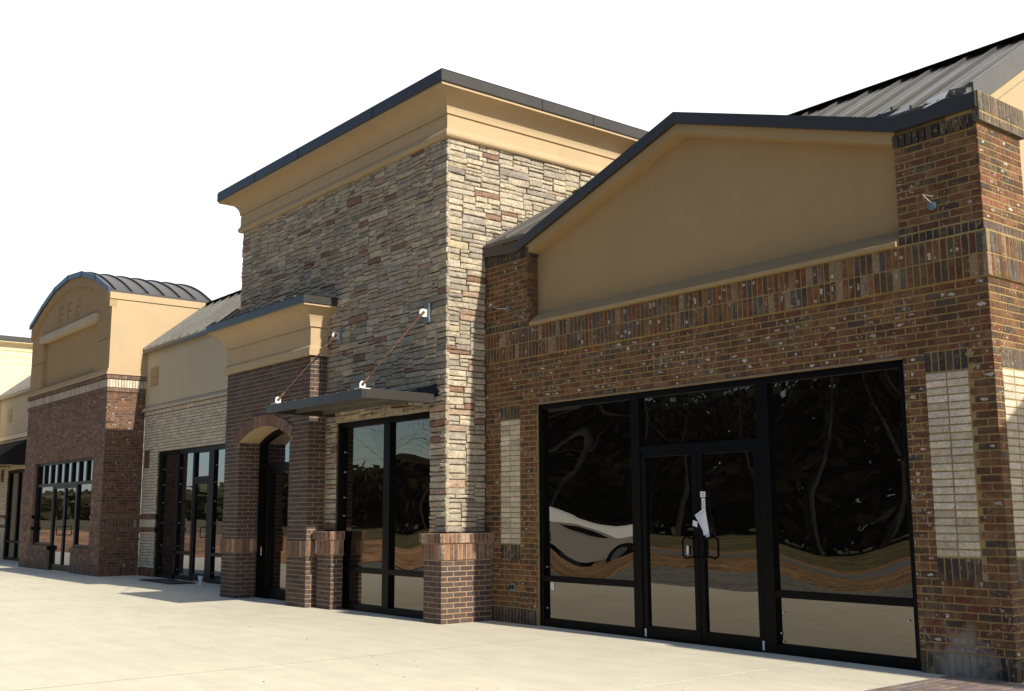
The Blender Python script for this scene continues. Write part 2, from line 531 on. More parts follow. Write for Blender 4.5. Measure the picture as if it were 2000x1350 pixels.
def pane(parent, x0, x1, z0, z1, Y, m, bow, name='pane', n=18, ph=0.0):
    """one glass pane: slightly bowed sheet, as sealed units are"""
    mb = MB()
    vs, fs = [], []
    cx = (x0+x1)/2; cz = (z0+z1)/2
    for j in range(n+1):
        for i in range(n+1):
            a, b = i/n, j/n
            w = bow*(1-(2*a-1)**2)*(1-(2*b-1)**2)+bow*.25*math.sin(3*a+5*b+ph)
            vs.append((x0+(x1-x0)*a, Y+w, z0+(z1-z0)*b))
    for j in range(n):
        for i in range(n):
            k = j*(n+1)+i
            fs.append((k, k+1, k+n+2, k+n+1))
    # thin back and rim give it thickness
    mb.add(vs, fs)
    yb = Y+.012+max(0, bow)*1.5
    e = [(x0, yb, z0), (x1, yb, z0), (x1, yb, z1), (x0, yb, z1)]
    mb.add(e, [(3, 2, 1, 0)])
    return mb.build(name, m, parent, smooth=True)
def bars(mb, rects, y0, y1, c=.004):
    for (a, b, z0, z1) in rects:
        mb.bbox(a, b, y0, y1, z0, z1, c)
def pull_handle(parent, x, z, dx, Y, m=None):
    """D-shaped door pull: two posts and a rounded grip"""
    mb = MB()
    y = Y-.055
    pts = [(x, Y, z-.10), (x, y, z-.10), (x+dx*.6, y, z-.115), (x+dx, y, z-.085), (x+dx, y, z+.085), (x+dx*.6, y, z+.115), (x, y, z+.10), (x, Y, z+.10)]
    for a, b in zip(pts, pts[1:]):
        mb.tube(a, b, .0105, n=8)
    return mb.build('handle', m or m_black, parent, smooth=True)

# ------------------------------------------------------------------ ground
def sheet(name, x0, x1, y0, y1, z, m, **k):
    mb = MB()
    mb.add([(x0, y0, z), (x1, y0, z), (x1, y1, z), (x0, y1, z)], [(0, 1, 2, 3)])
    return mb.build(name, m, None, kind='structure', **k)
sheet('ground', -1500, 1500, -1500, 1500, -.40, m_earth)
mb = MB()
mb.box(-120, 60, 2.1, 30, -.39, 0)
mb.build('pavement', m_conc, None, kind='structure')
mb = MB()      # parking lot of loose grey gravel, slightly lower than the pavement
mb.box(-140, 60, -5, 2.1, -.39, -.12)
mb.build('gravel_ground', m_gravel, None, kind='structure')
def bank(name, x0, x1, y0, y1, h, m, seed, z=-.12, nx=120, ny=14):
    r = random.Random(seed)
    ph = [r.uniform(0, 6) for _ in range(6)]
    mb = MB(); vs = []; fs = []
    for j in range(ny+1):
        for i in range(nx+1):
            a, b = i/nx, j/ny
            x = x0+(x1-x0)*a; y = y0+(y1-y0)*b
            e = math.sin(math.pi*b)**.6*min(1, math.sin(math.pi*min(max(a, 0), 1))*6)**.7 if 0 < a < 1 else 0
            k = .55+.25*math.sin(x*.21+ph[0])+.2*math.sin(x*.53+y*.4+ph[1])+.12*math.sin(x*1.3+y*1.1+ph[2])
            vs.append((x, y, z-.1*(e < .01)+h*e*k))
    for j in range(ny):
        for i in range(nx):
            k = j*(nx+1)+i
            fs.append((k, k+1, k+nx+2, k+nx+1))
    mb.add(vs, fs)
    return mb.build(name, m, None, smooth=True, kind='structure')
bank('dirt_ground', -140, 60, -11, -4.7, .30, m_dirt, 3)
bank('clay_ground', -80, -30, -7, 4.3, .55, m_clay, 9, z=.005)
sheet('dirt_field', -300, 60, -24, -5.0, -.20, m_dirt)
bank('grass_terrain', -300, 80, -34, -19, .5, m_grass, 5, z=-.25)
sheet('grass_field', -420, 300, -140, -24, -.22, m_grass)
sheet('road', -400, 300, -16.5, -12.5, -.18, m_road)

def joint(x, y0, y1, w=.016):
    mb = MB()
    mb.box(x-w/2, x+w/2, y0, y1, -.01, .0025)
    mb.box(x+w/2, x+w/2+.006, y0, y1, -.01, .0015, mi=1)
    return mb
mb = MB()
for x in (-6.33, -9.44):
    w = .020 if x == -6.33 else .004
    mi = 0 if x == -6.33 else 1
    mb.box(x-w/2, x+w/2, 2.12, 8.8 if x > -11 else 7.85, -.01, .0025, mi=mi)
    if mi == 0:
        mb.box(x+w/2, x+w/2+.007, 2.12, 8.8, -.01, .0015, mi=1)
mb.build('pavement_lines', [m_joint, m_jointd], None, kind='structure')

# herringbone clay pavers in front of the right-hand corner
mb = MB()
mb.box(-5.07, 1.0, 5.2, 8.82, -.01, .003, mi=1)
fl = Frame((0, 0, 0), (1, 0, 0), (0, 0, 1))
def paver(x0, x1, y0, y1):
    x0 = max(x0, -4.97); x1 = min(x1, 1.0); y0 = max(y0, 5.2); y1 = min(y1, 8.72)
    if x1-x0 < .02 or y1-y0 < .02: return
    c = jit(rnd.choice([(.26, .19, .155), (.22, .165, .14), (.29, .21, .17), (.20, .165, .15)]), .12)
    mb.bbox(x0+.003, x1-.003, y0+.003, y1-.003, -.02, .011+rnd.uniform(-.001, .001), .003, c)
for a in range(-60, 60):
    for b in range(-40, 60):
        ox = -5.4+a*.1+b*.2; oy = 5.0+a*.1-b*.2
        if ox > 1.2 or ox < -5.6 or oy > 9 or oy < 4.8: continue
        paver(ox, ox+.2, oy, oy+.1)
        paver(ox, ox+.1, oy+.1, oy+.3)
for k in range(20):   # border course along the edge of the slab
    y = 5.2+k*.2032
    if y < 8.7: mb.bbox(-5.065, -4.975, y, min(y+.198, 8.8), -.02, .012, .003, jit((.25, .19, .16), .15))
for k in range(30):   # border course along the wall
    x = -4.97+k*.2032
    if x < .95: mb.bbox(x, x+.198, 8.725, 8.82, -.02, .012, .003, jit((.25, .19, .16), .15))
mb.build('paved_path', [m_paver, m_sand], None, kind='structure')

# ================================================================== R: brick gable shop on the right
YR = 8.85
R = thing('brick_gable_shop', 'red brown brick shop with tan gable panel and wide black double-door storefront', 'building', (-8, 9, 0))
fr = front(YR)
XL_, XR_ = -11.60, -4.50
hole = (-10.55, -5.35, -1, 2.76)
gab = (-10.69, -5.31, 3.80, 9)
pan = [(-11.27, -10.86, .80, 2.79), (-5.135, -4.725, .80, 2.79)]
mb = MB()
bricks(mb, fr, XL_, XR_, .203, 3.385, RED, holes=[hole]+pan, phase=1, patch=lambda u, v: .38 if -10.5 < u < -5.3 else .14)
backing(mb, fr, XL_, XR_-.0065, 0, 3.385, holes=[hole], depth=.3)
# steel angle over the window
mb.build('wall', [m_red, m_mort], R)
mb = MB()
mb.bbox(-10.55, -5.35, YR-.012, YR+.05, 2.762, 2.778, .002)
mb.build('lintel', mat('weathered_steel', (.2, .16, .12), .7), R)
for (a, b) in ((XL_, -10.55), (-5.35, XR_)):
    mb = MB()
    bricks(mb, fr, a, b, 0, .203, DARK, 'soldier')
    mb.build('base_course', [m_red, m_mort], R)
for (a, b, c, d) in pan:
    mb = MB()
    bricks(mb, fr, a, b, 1.0, 2.6, CREAM, 'stack', out=.001, mi=0)
    mb.build('cream_panel', [m_cream, m_mort], R)
    for (za, zb) in ((.80, .995), (2.605, 2.79)):
        mb = MB()
        bricks(mb, fr, a, b, za, zb, DARK, 'soldier')
        mb.build('dark_soldier_course', [m_red, m_mort], R)
mb = MB()      # two rows of soldiers under the gable, standing a little proud
bricks(mb, fr, XL_, XR_, 3.39, 3.592, REDS, 'soldier', out=.022, patch=.22)
bricks(mb, fr, XL_, XR_, 3.592, 3.79, REDS, 'soldier', out=.022, patch=.22)
backing(mb, fr, XL_, XR_+.015, 3.385, 3.797, out=.022, depth=.3)
mb.build('soldier_band', [m_red, m_mort], R)
for (a, b) in ((XL_, -10.69), (-5.31, XR_)):
    mb = MB()
    bricks(mb, fr, a, b, 3.80, 3.895, DARK, 'soldier')
    bricks(mb, fr, a, b, 3.90, 4.72, RED, 'run', patch=.1)
    backing(mb, fr, a, b-.0065, 3.797, 4.99, depth=.75 if a > -6 else .3)
    if a < -6:                      # return of the pilaster beside the gable panel
        fs_ = side(-10.69)
        bricks(mb, fs_, YR, 9.02, 3.80, 4.72, RED, 'run', out=.0075, phase=1)
        bricks(mb, fs_, YR-.022, 9.02, 4.725, 4.86, DARK, 'soldier', out=.03)
    bricks(mb, fr, a, b+(.02 if a < -6 else 0), 4.725, 4.86, DARK, 'soldier', out=.022)
    mb.build('pilaster', [m_red, m_mort], R)
# right-hand return (faces the sun)
fs_ = side(XR_)
mb = MB()
YE2 = 9.62
pans = (8.985, 9.80, .80, 2.79)
bricks(mb, fs_, YR, YE2, .203, 3.385, RED, holes=[pans], phase=0, va=.2, patch=.12)
bricks(mb, fs_, YR, YE2, 0, .203, DARK, 'soldier')
bricks(mb, fs_, YR, YE2, 3.80, 3.895, [(.11, .075, .06)], 'soldier')
bricks(mb, fs_, YR, YE2, 3.90, 4.76, RED+[(.2, .08, .04)]*4, patch=.12)
backing(mb, fs_, YR+.0065, YE2, 0, 4.8, depth=.29)
bricks(mb, fs_, YR-.022, YE2+.03, 3.39, 3.592, REDS, 'soldier', out=.025)
bricks(mb, fs_, YR-.022, YE2+.03, 3.592, 3.79, REDS, 'soldier', out=.025)
backing(mb, fs_, YR-.0155, YE2+.03, 3.386, 3.796, out=.025)
bricks(mb, fs_, YR-.03, YE2+.04, 4.765, 4.855, [(.13, .10, .075)]*2+[(.10, .085, .07)], 'soldier', out=.045)
bricks(mb, fs_, YR-.03, YE2+.04, 4.86, 5.045, [(.13, .10, .075)]*2+[(.10, .085, .07), (.17, .11, .08)], 'soldier', out=.045)
backing(mb, fs_, YR-.014, YE2+.034, 4.768, 5.037, out=.045, depth=.28)
mb.build('return_wall', [m_red, m_mort], R)
mb = MB()
bricks(mb, fs_, 8.985, YE2, 1.0, 2.6, CREAM, 'stack', out=.001)
mb.build('cream_panel', [m_cream, m_mort], R)
for (za, zb) in ((.80, .995), (2.605, 2.79)):
    mb = MB()
    bricks(mb, fs_, 8.985, YE2, za, zb, [(.10, .075, .06)], 'soldier')
    mb.build('dark_soldier_course', [m_red, m_mort], R)
# tan side wall behind the pilaster, up to the rake
def main_z(y): return 5.06+.616*(y-8.83)
mb = MB()
X = -4.63
mb.add([(X, 9.3, 0), (X, 14.5, 0), (X, 14.5, 4.7), (X, 10.7, main_z(10.7)-.05), (X, 9.3, main_z(9.3)-.05)], [(0, 1, 2, 3, 4)])
mb.box(X-.1, X-.01, 10.0, 14.5, 0, 4.7)
mb.build('side_wall', m_tan, R)
mb = MB()      # expansion joint lines on the side wall
mb.add([(X+.004, 9.55, 5.18), (X+.004, 11, 6.06), (X+.004, 11, 6.075), (X+.004, 9.55, 5.195)], [(0, 1, 2, 3)])
mb.build('joint', m_jointd, R)
# gable panel
mb = MB()
ap = (-8.0, 5.86)
mb.prism([(-10.75, 3.8), (-5.25, 3.8), (-5.25, 4.98), ap, (-10.75, 4.96)], 9.02, 9.2)
mb.build('gable_panel', m_deep, R)
mb = MB()      # stucco frieze under the eaves of the gable
def band(pts, y0, y1, t0, t1):
    for (xa, za), (xb, zb) in zip(pts, pts[1:]):
        mb.prism([(xa, za-t1), (xb, zb-t1), (xb, zb-t0), (xa, za-t0)], y0, y1)
gp = [(-10.90, 4.935), (-8.0, 5.89), (-5.27, 5.0)]
band([(-10.72, 4.995), (-8.0, 5.89), (-5.29, 5.005)], YR-.01, 9.02, .12, .235)
mb.build('frieze', m_deep, R)
mb = MB()      # sloping stucco ledge with a small drip lip
mb.add([(-10.60, YR-.055, 3.79), (-5.32, YR-.055, 3.79), (-5.32, YR-.055, 3.83), (-10.60, YR-.055, 3.83),
        (-10.66, 9.03, 3.79), (-5.32, 9.03, 3.79), (-5.32, 9.03, 4.0), (-10.66, 9.03, 4.0)],
       [(0, 1, 2, 3), (3, 2, 6, 7), (1, 5, 6, 2), (0, 3, 7, 4), (0, 4, 5, 1)])
mb.build('ledge', m_deep, R)
# metal fascia following the gable
mb = MB()
FP = [(-11.60, 5.01), (-10.90, 4.935+.01), (-8.0, 5.90), (-5.27, 5.01), (-4.47, 5.02)]
fy0, fy1 = YR-.06, YR+.02
for (xa, za), (xb, zb) in zip(FP, FP[1:]):
    mb.prism([(xa, za-.135), (xb, zb-.135), (xb, zb), (xa, za)], fy0, fy1)
mb.build('fascia', m_bronze, R)
mb = MB()      # bent light flashing at the corner of the fascia
mb.add([(-4.96, YR-.064, 5.0), (-4.74, YR-.064, 5.04), (-4.72, YR-.02, 5.12), (-4.93, YR-.02, 5.09)], [(0, 1, 2, 3)])
mb.add([(-4.74, YR-.064, 5.04), (-4.55, YR-.05, 5.03), (-4.56, YR-.02, 5.10), (-4.72, YR-.02, 5.12)], [(0, 1, 2, 3)], mi=1)
mb.build('flashing', [m_white, m_bronze], R)
mb = MB()      # main roof slope and the small cross gable that dies into it
YRG = 10.70
roof_panels(mb, XL_+.02, -10.69, 8.80, main_z(8.80), YRG, main_z(YRG), phase=.05)
roof_panels(mb, -10.685, -10.0, 9.03, main_z(9.03), YRG, main_z(YRG), phase=.1)
roof_panels(mb, -9.995, -6.005, 9.22, main_z(9.22), YRG, main_z(YRG), phase=.1)
roof_panels(mb, -6.0, -5.315, 9.03, main_z(9.03), YRG, main_z(YRG), phase=.15)
roof_panels(mb, -5.31, -4.57, 8.80, main_z(8.80), YRG, main_z(YRG), phase=.2)
for sgn, (xa, za) in ((-1, (-10.90, 4.945)), (1, (-5.27, 5.01))):
    yb = 8.83+(5.90-5.06)/.616
    ye = 8.83+max(0, (za-5.06))/.616+.05
    pts = [(xa, YR, za), (-8.0, YR, 5.90), (-8.0, yb, 5.90), (xa, ye, za)]
    mb.add(pts, [(0, 1, 2, 3)])
mb.build('roof', m_roof, R)
mb = MB()      # raised ridge cap
zr = main_z(YRG)
mb.box(XL_+.02, -4.57, YRG-.02, YRG+.9, zr-.03, zr+.035)
mb.add([(XL_+.02, YRG-.20, zr-.04), (-4.57, YRG-.20, zr-.04), (-4.57, YRG, zr+.04), (XL_+.02, YRG, zr+.04)], [(0, 1, 2, 3)])
mb.build('ridge_cap', m_bronze, R)
mb = MB()      # back slope
mb.add([(XL_, YRG+.4, zr), (-4.57, YRG+.4, zr), (-4.57, 14.5, 4.7), (XL_, 14.5, 4.7)], [(0, 1, 2, 3)])
mb.build('back_slope', m_roof, R)
mb = MB()      # rake trim
X0, X1 = -4.60, -4.555
mb.add([(x, y, main_z(y)+dz) for x in (X0, X1) for (y, dz) in ((8.95, -.19), (YRG+.1, -.19), (YRG+.1, .045), (8.95, .045))],
       [(4, 5, 6, 7), (0, 3, 2, 1), (3, 7, 6, 2), (0, 1, 5, 4), (0, 4, 7, 3)])
mb.build('rake_trim', m_roof, R)
# storefront
YG = YR+.05     # face of the frames
def store_frame(name, parent, rects, y0, y1, m=m_black, **k):
    mb = MB()
    bars(mb, rects, y0, y1)
    return mb.build(name, m, parent, **k)
x0, x1 = -10.55, -5.35
wL = store_frame('window', R, [(x0, x0+.075, 0, 2.76), (x0+.075, -8.90, 2.69, 2.76), (x0+.075, -8.90, 0, .095), (x0+.075, -8.90, .545, .615), (-8.90, -8.765, 0, 2.76)], YG, YG+.11)
pane(wL, x0+.07, -8.89, .61, 2.70, YG+.055, m_glass, .0165, ph=1, n=30)
pane(wL, x0+.07, -8.89, .09, .55, YG+.055, m_glass, .0006, ph=2)
wT = store_frame('window', R, [(-8.765, -7.075, 2.69, 2.76), (-8.765, -7.075, 2.07, 2.135)], YG+.001, YG+.11)
pane(wT, -8.765, -7.075, 2.13, 2.70, YG+.055, m_glass, -.0012, ph=3)
wR = store_frame('window', R, [(-7.075, -6.93, 0, 2.76), (-6.93, -5.425, 2.69, 2.76), (-6.93, -5.425, 0, .095), (-6.93, -5.425, .545, .615), (-5.425, x1, 0, 2.76)], YG+.002, YG+.11)
pane(wR, -6.94, -5.42, .61, 2.70, YG+.055, m_glass, .0062, ph=4)
pane(wR, -6.94, -5.42, .09, .55, YG+.055, m_glass, -.0006, ph=5)
def door(parent, xa, xb, z1, Y, m, gm, kick=.125, top=.06, st=.07, bow=.002, ph=0):
    mb = MB()
    bars(mb, [(xa, xa+st, .012, z1), (xb-st, xb, .012, z1), (xa+st, xb-st, .012, .012+kick), (xa+st, xb-st, z1-top, z1)], Y, Y+.05)
    d = mb.build('door', m, parent)
    pane(d, xa+st-.005, xb-st+.005, kick, z1-top+.005, Y+.03, gm, bow, ph=ph)
    return d
d1 = door(R, -8.76, -7.925, 2.068, YG+.012, m_black, m_glass, bow=.0015, ph=1.3)
d2 = door(R, -7.915, -7.08, 2.068, YG+.012, m_black, m_glass, bow=.0022, ph=2.6)
pull_handle(d1, -7.985, 1.01, -.11, YG+.012)
pull_handle(d2, -7.855, 1.01, .11, YG+.012)
mb = MB(); mb.bbox(-8.765, -7.075, YG-.01, YG+.10, 0, .013, .003)
mb.build('threshold', m_black, R)
# tiny glazing clips left on the frames
for (x, z) in ((-10.455, .72), (-10.455, .22), (-6.90, .20), (-6.86, .40), (-5.50, .42), (-6.88, .12)):
    mb = MB(); mb.bbox(x-.007, x+.007, YG+.035, YG+.046, z-.007, z+.007, .002)
    mb.build('glazing_clip', m_white, wL if x < -9 else wR)

# ================================================================== T: stone tower
YT, XT, XTL = 8.20, -11.60, -18.09
YTB = 11.62
T = thing('stone_tower_shop', 'tall square tower block faced in ledge stone with a tan coved cornice and two-pane window', 'building', (-14.8, 9, 0))
fr = front(YT)
mb = MB()
win = (-14.50, -11.98, -1, 2.79)
stones(mb, fr, -14.83, XT-.0, 1.14, 3.85, holes=[win], seed=11)
stones(mb, fr, XTL, XT, 3.85, 6.52, seed=12)
backing(mb, fr, -14.83, XT-.03, 1.0, 3.85, out=-.02, holes=[win], depth=.3)
backing(mb, fr, XTL+.03, XT-.03, 3.85, 6.52, out=-.02, depth=.3)
mb.build('wall', [m_stone, m_gap], T)
mb = MB()      # sunlit side
stones(mb, side(XT), YT+.004, YR, 1.14, 5.06, seed=21)
stones(mb, side(XT), YT+.004, YTB, 5.06, 6.52, seed=22)
backing(mb, side(XT), YT+.03, YR, 1.0, 5.06, out=-.02, depth=.2)
backing(mb, side(XT), YT+.03, YTB, 5.06, 6.52, out=-.02, depth=.2)
mb.build('side_wall', [m_stone, m_gap], T)
mb = MB()
stones(mb, Frame((XTL, 0, 0), (0, 1, 0), (-1, 0, 0)), YT+.004, 9.3, 3.9, 6.52, seed=23)
backing(mb, Frame((XTL, 0, 0), (0, 1, 0), (-1, 0, 0)), YT+.03, YTB, 0, 6.52, out=-.02, depth=.2)
mb.build('side_wall', [m_stone, m_gap], T)
mb = MB(); mb.box(XTL+.2, XT-.2, YTB-.2, YTB, 0, 6.5)
mb.box(XTL+.1, XT-.1, YT+.3, YTB-.2, 6.40, 6.5)
mb.build('rear_wall', m_tan, T)
# stone soffit over the window
mb = MB()
rr = random.Random(5)
for k in range(9):
    a = -14.5+k*.281
    mb.box(a+.004, a+.275, YT-.004, YT+.06, 2.755+rr.uniform(-.004, .004), 2.80, STONE[(k*5) % 14])
mb.build('lintel_stones', m_stone, T)
mb = MB()
cove = [(.33-.28*math.cos(math.radians(a))*1.0, 6.83+.235*math.sin(math.radians(a))) for a in range(0, 91, 9)]
cove = [(.05+.28*(1-math.cos(math.radians(a))), 6.83+.235*math.sin(math.radians(a))) for a in range(0, 91, 9)]
prof = [(-.15, 6.49), (.045, 6.49), (.065, 6.51), (.07, 6.54), (.06, 6.575), (.04, 6.60), (.035, 6.62), (.035, 6.795), (.022, 6.80), (.022, 6.812), (.05, 6.815)]+cove+[(.345, 7.065), (.345, 7.10), (.1, 7.10)]
sweep(mb, XTL, XT, YT, YTB, prof)
mb.box(XTL-.3, XT+.3, YTB-.02, YTB+.05, 6.49, 7.1)
mb.build('cornice', m_tan, T)
mb = MB()
sweep(mb, XTL, XT, YT, YTB+.06, [(.30, 7.095), (.355, 7.095), (.365, 7.11), (.365, 7.255), (.35, 7.27), (-.3, 7.30)])
mb.add([(XTL-.36, YT-.36, 7.272), (XT+.36, YT-.36, 7.272), (XT+.36, YTB+.3, 7.272), (XTL-.36, YTB+.3, 7.272)], [(0, 1, 2, 3)])
mb.box(XTL-.36, XT+.36, YTB+.06, YTB+.3, 7.095, 7.27)
mb.build('fascia', m_bronze, T)
for q in ((-16.9, 0), (-15.3, 0), (-13.0, 0), (9.6, 1), (10.6, 1)):      # seams between the fascia lengths
    mb = MB()
    if q[1]: mb.box(XT+.36, XT+.369, q[0], q[0]+.006, 7.10, 7.26)
    else: mb.box(q[0], q[0]+.006, YT-.369, YT-.36, 7.10, 7.26)
    mb.build('fascia_seam', m_black, T)
# window of the tower
YW = 8.25
wt = store_frame('window', T, [(-14.50, -14.41, 0, 2.755), (-14.41, -13.225, 2.67, 2.755), (-14.41, -13.225, 0, .095), (-14.41, -13.225, .54, .615),
                               (-13.225, -13.055, 0, 2.755), (-13.055, -11.95, 2.67, 2.755), (-13.055, -11.95, 0, .095), (-13.055, -11.95, .54, .615), (-11.95, -11.87, 0, 2.755)], YW, YW+.11)
for (a, b, bw) in ((-14.42, -13.22, .0008), (-13.06, -11.945, .0065)):
    pane(wt, a, b, .61, 2.675, YW+.055, m_glass, bw, ph=a)
    pane(wt, a, b, .09, .545, YW+.055, m_glass, .0004, ph=a)
for z in (.78, 1.35, 1.62, 2.0, 2.3):
    mb = MB(); mb.bbox(-14.385, -14.368, YW+.035, YW+.046, z, z+.018, .002)
    mb.build('glazing_clip', m_white, wt)
# brick pedestals under the stone piers
for (xa, xb, yb) in ((-14.73, -14.30, 8.24), (-11.87, -11.47, YR-.002)):
    mb = MB()
    f1, f2 = front(8.04), side(xb)
    bricks(mb, f1, xa, xb, 0, .79, BROWN, phase=0)
    bricks(mb, f2, 8.04, yb, 0, .79, BROWN, phase=1)
    backing(mb, f1, xa, xb-.0065, 0, 1.11, depth=.15)
    backing(mb, f2, 8.0465, yb, 0, 1.11, depth=.2)
    f3 = Frame((xa, 0, 0), (0, 1, 0), (-1, 0, 0))
    bricks(mb, f3, 8.04, 8.25, 0, .79, BROWN, phase=1)
    ped = mb.build('pedestal', [m_brown, m_mort_p], T)
    mb = MB()
    bricks(mb, f1, xa-.02, xb+.02, .795, 1.005, RUST, 'soldier', out=.022)
    bricks(mb, f2, 8.02, yb, .795, 1.005, RUST, 'soldier', out=.022)
    bricks(mb, f1, xa-.045, xb+.045, 1.01, 1.135, RUST, 'soldier', out=.05)
    bricks(mb, f2, 7.99, yb, 1.01, 1.135, RUST, 'soldier', out=.05)
    backing(mb, f1, xa-.02, xb+.012, .795, 1.005, out=.022)
    backing(mb, f2, 8.022, yb, .795, 1.005, out=.022)
    backing(mb, f1, xa-.04, xb+.04, 1.008, 1.13, out=.05)
    backing(mb, f2, 7.995, yb, 1.008, 1.13, out=.05)
    mb.build('cap', [m_red, m_mort_p], ped)

# ================================================================== canopy over the tower window
CN = thing('metal_canopy', 'flat dark bronze metal canopy hung on rusty rods over the tower window', 'canopy', (-13.19, 7.6, 2.84))
cx0, cx1, cy0, cy1 = -14.54, -11.84, 7.05, 8.17
mb = MB()
mb.bbox(cx0, cx1, cy0, cy0+.05, 2.845, 2.965, .004)
mb.bbox(cx0, cx0+.05, cy0+.051, cy1, 2.845, 2.964, .004)
mb.bbox(cx1-.05, cx1, cy0+.051, cy1, 2.845, 2.964, .004)
mb.build('fascia', m_bronze, CN)
mb = MB()
mb.box(cx0+.051, cx1-.051, cy0+.051, cy1, 2.925, 2.94)
n = 9
for k in range(n):
    x = cx0+.15+k*(cx1-cx0-.3)/(n-1)
    mb.bbox(x-.012, x+.012, cy0+.052, cy1, 2.94, 2.985, .003)
mb.box(cx0+.051, cx1-.051, cy0+.45, cy0+.49, 2.87, 2.925)
mb.box(cx0+.051, cx1-.051, cy0+.90, cy0+.94, 2.87, 2.925)
for k in (1, 3, 5, 7):
    x = cx0+.15+k*(cx1-cx0-.3)/(n-1)
    mb.tube((x, cy0+.47, 2.925), (x, cy0+.47, 2.865), .035, n=10)
mb.build('deck', mat('deck_metal', (.12, .115, .10), .5, .2, .5, noise=[(3, .15)]), CN)
mb = MB()
mb.add([(-12.75, cy1+.006, 2.94), (-11.80, cy1+.006, 2.94), (-11.80, cy1+.006, 3.10), (-12.75, cy1+.006, 3.03)], [(0, 1, 2, 3)])
mb.box(-12.75, -11.80, cy1+.007, cy1+.03, 2.94, 3.03)
mb.build('wall_flashing', m_black, CN)
for k, (x, xw) in enumerate(((-14.33, -14.42), (-11.96, -12.03))):
    p0, p1 = Vector((x, 7.13, 3.035)), Vector((xw, 8.10, 4.09))
    d = (p1-p0).normalized()
    mb = MB()
    mb.tube(p0+d*.10, p1-d*.10, .0075, n=8)
    rod = mb.build('hanger_rod', m_rust, CN, smooth=True)
    mb = MB()
    for q, sgn in ((p0, 1), (p1, -1)):
        mb = MB()
        mb.tube(q-d*.015*sgn+Vector((.018, -.0, 0)), q+d*.16*sgn, .020, .013, n=8)
        mb.build('clevis', m_rust, rod)
    mb = MB()      # rounded white lugs at the canopy edge and on the wall plate
    def lug(cx, cy, cz, vert):
        pts = []
        if vert:
            pts = [(cy-.043, cz-.085), (cy+.043, cz-.085)]+[(cy+.043*math.cos(math.radians(a)), cz+.043*math.sin(math.radians(a))) for a in range(0, 181, 20)]
        else:
            pts = [(cy+.10, cz-.05), (cy+.10, cz+.05)]+[(cy+.055*math.cos(math.radians(a)), cz+.055*math.sin(math.radians(a))) for a in range(90, 271, 20)]
        for xx in (cx-.006,):
            n_ = len(pts)
            vs = [(xx, y, z) for y, z in pts]+[(xx+.012, y, z) for y, z in pts]
            mb.add(vs, [tuple(range(n_))[::-1], tuple(range(n_, 2*n_))]+[(i_, (i_+1) % n_, (i_+1) % n_+n_, i_+n_) for i_ in range(n_)])
    lug(p0.x, p0.y, p0.z, True)
    mb.bbox(p0.x-.09, p0.x+.09, p0.y-.07, p0.y+.07, 2.967, 2.98, .003)
    mb.build('bracket', m_white, CN)
    mb = MB()
    lug(p1.x, p1.y, p1.z, False)
    mb.build('bracket', m_white, CN)
    mb = MB()
    mb.bbox(p1.x-.055, p1.x+.055, 8.165, 8.20, p1.z-.13, p1.z+.13, .004)
    mb.build('wall_plate', m_steel, CN)

# ================================================================== E: brick entry portico
YE = 7.91
EX0, EX1 = -17.87, -14.83
E_ = thing('brick_entry_portico', 'dark brown brick entry portico with low arched doorway and its own tan cornice', 'portico', (-16.35, 8.1, 0))
fr = front(YE)
AX, AH, SP, RS = -16.37, .91, 2.60, .215        # arch centre, half width, spring, rise
RAD = (AH*AH+RS*RS)/(2*RS); AZ = SP+RS-RAD
RING = .185
mb = MB()
hole = (AX-AH, AX+AH, -1, SP)
for (a, b, c, d) in bond(EX0, EX1, 0, 3.82, 'run', [hole]):
    cxm, czm = (a+b)/2, (c+d)/2
    # cut the courses against the arch ring
    def xring(z, r_):
        q = r_*r_-(z-AZ)**2
        return math.sqrt(q) if q > 0 else 0
    if d > SP-.03:
        w = min(max(xring(c, RAD+RING*.8), xring(d, RAD+RING*.8)), AH+.07)
        if c > AZ+RAD+RING*.8: w = 0
        for (aa, bb) in ((a, min(b, AX-w)), (max(a, AX+w), b)) if w > 0 else ((a, b),):
            if bb-aa > .02:
                unit(mb, fr, aa, bb, c, d, rnd.uniform(-.0015, .0015), .02, .003, jit(rnd.choice(BROWN), .14), .0012, .0006)
    else:
        unit(mb, fr, a, b, c, d, rnd.uniform(-.0015, .0015), .02, .003, jit(rnd.choice(BROWN), .14), .0012, .0006)
bricks(mb, side(EX1), YE, YT, 0, 3.82, BROWN, phase=1)
bricks(mb, side(AX-AH), YE, YE+.37, 0, SP-.005, BROWN, phase=1)
bricks(mb, Frame((EX0, 0, 0), (0, 1, 0), (-1, 0, 0)), YE, 9.2, 0, 3.82, BROWN, phase=1)
bricks(mb, Frame((AX+AH, 0, 0), (0, 1, 0), (-1, 0, 0)), YE, YE+.37, 0, SP-.005, BROWN, phase=1)
e = .0065
for (a, b) in ((EX0+e, AX-AH-e), (AX+AH+e, EX1-e)):
    mb.box(a, b, YE+e, YE+.36, 0, 3.80, mi=1)
mb.box(EX0+e, EX0+.35, YE+.36, 9.2, 0, 3.80, mi=1)
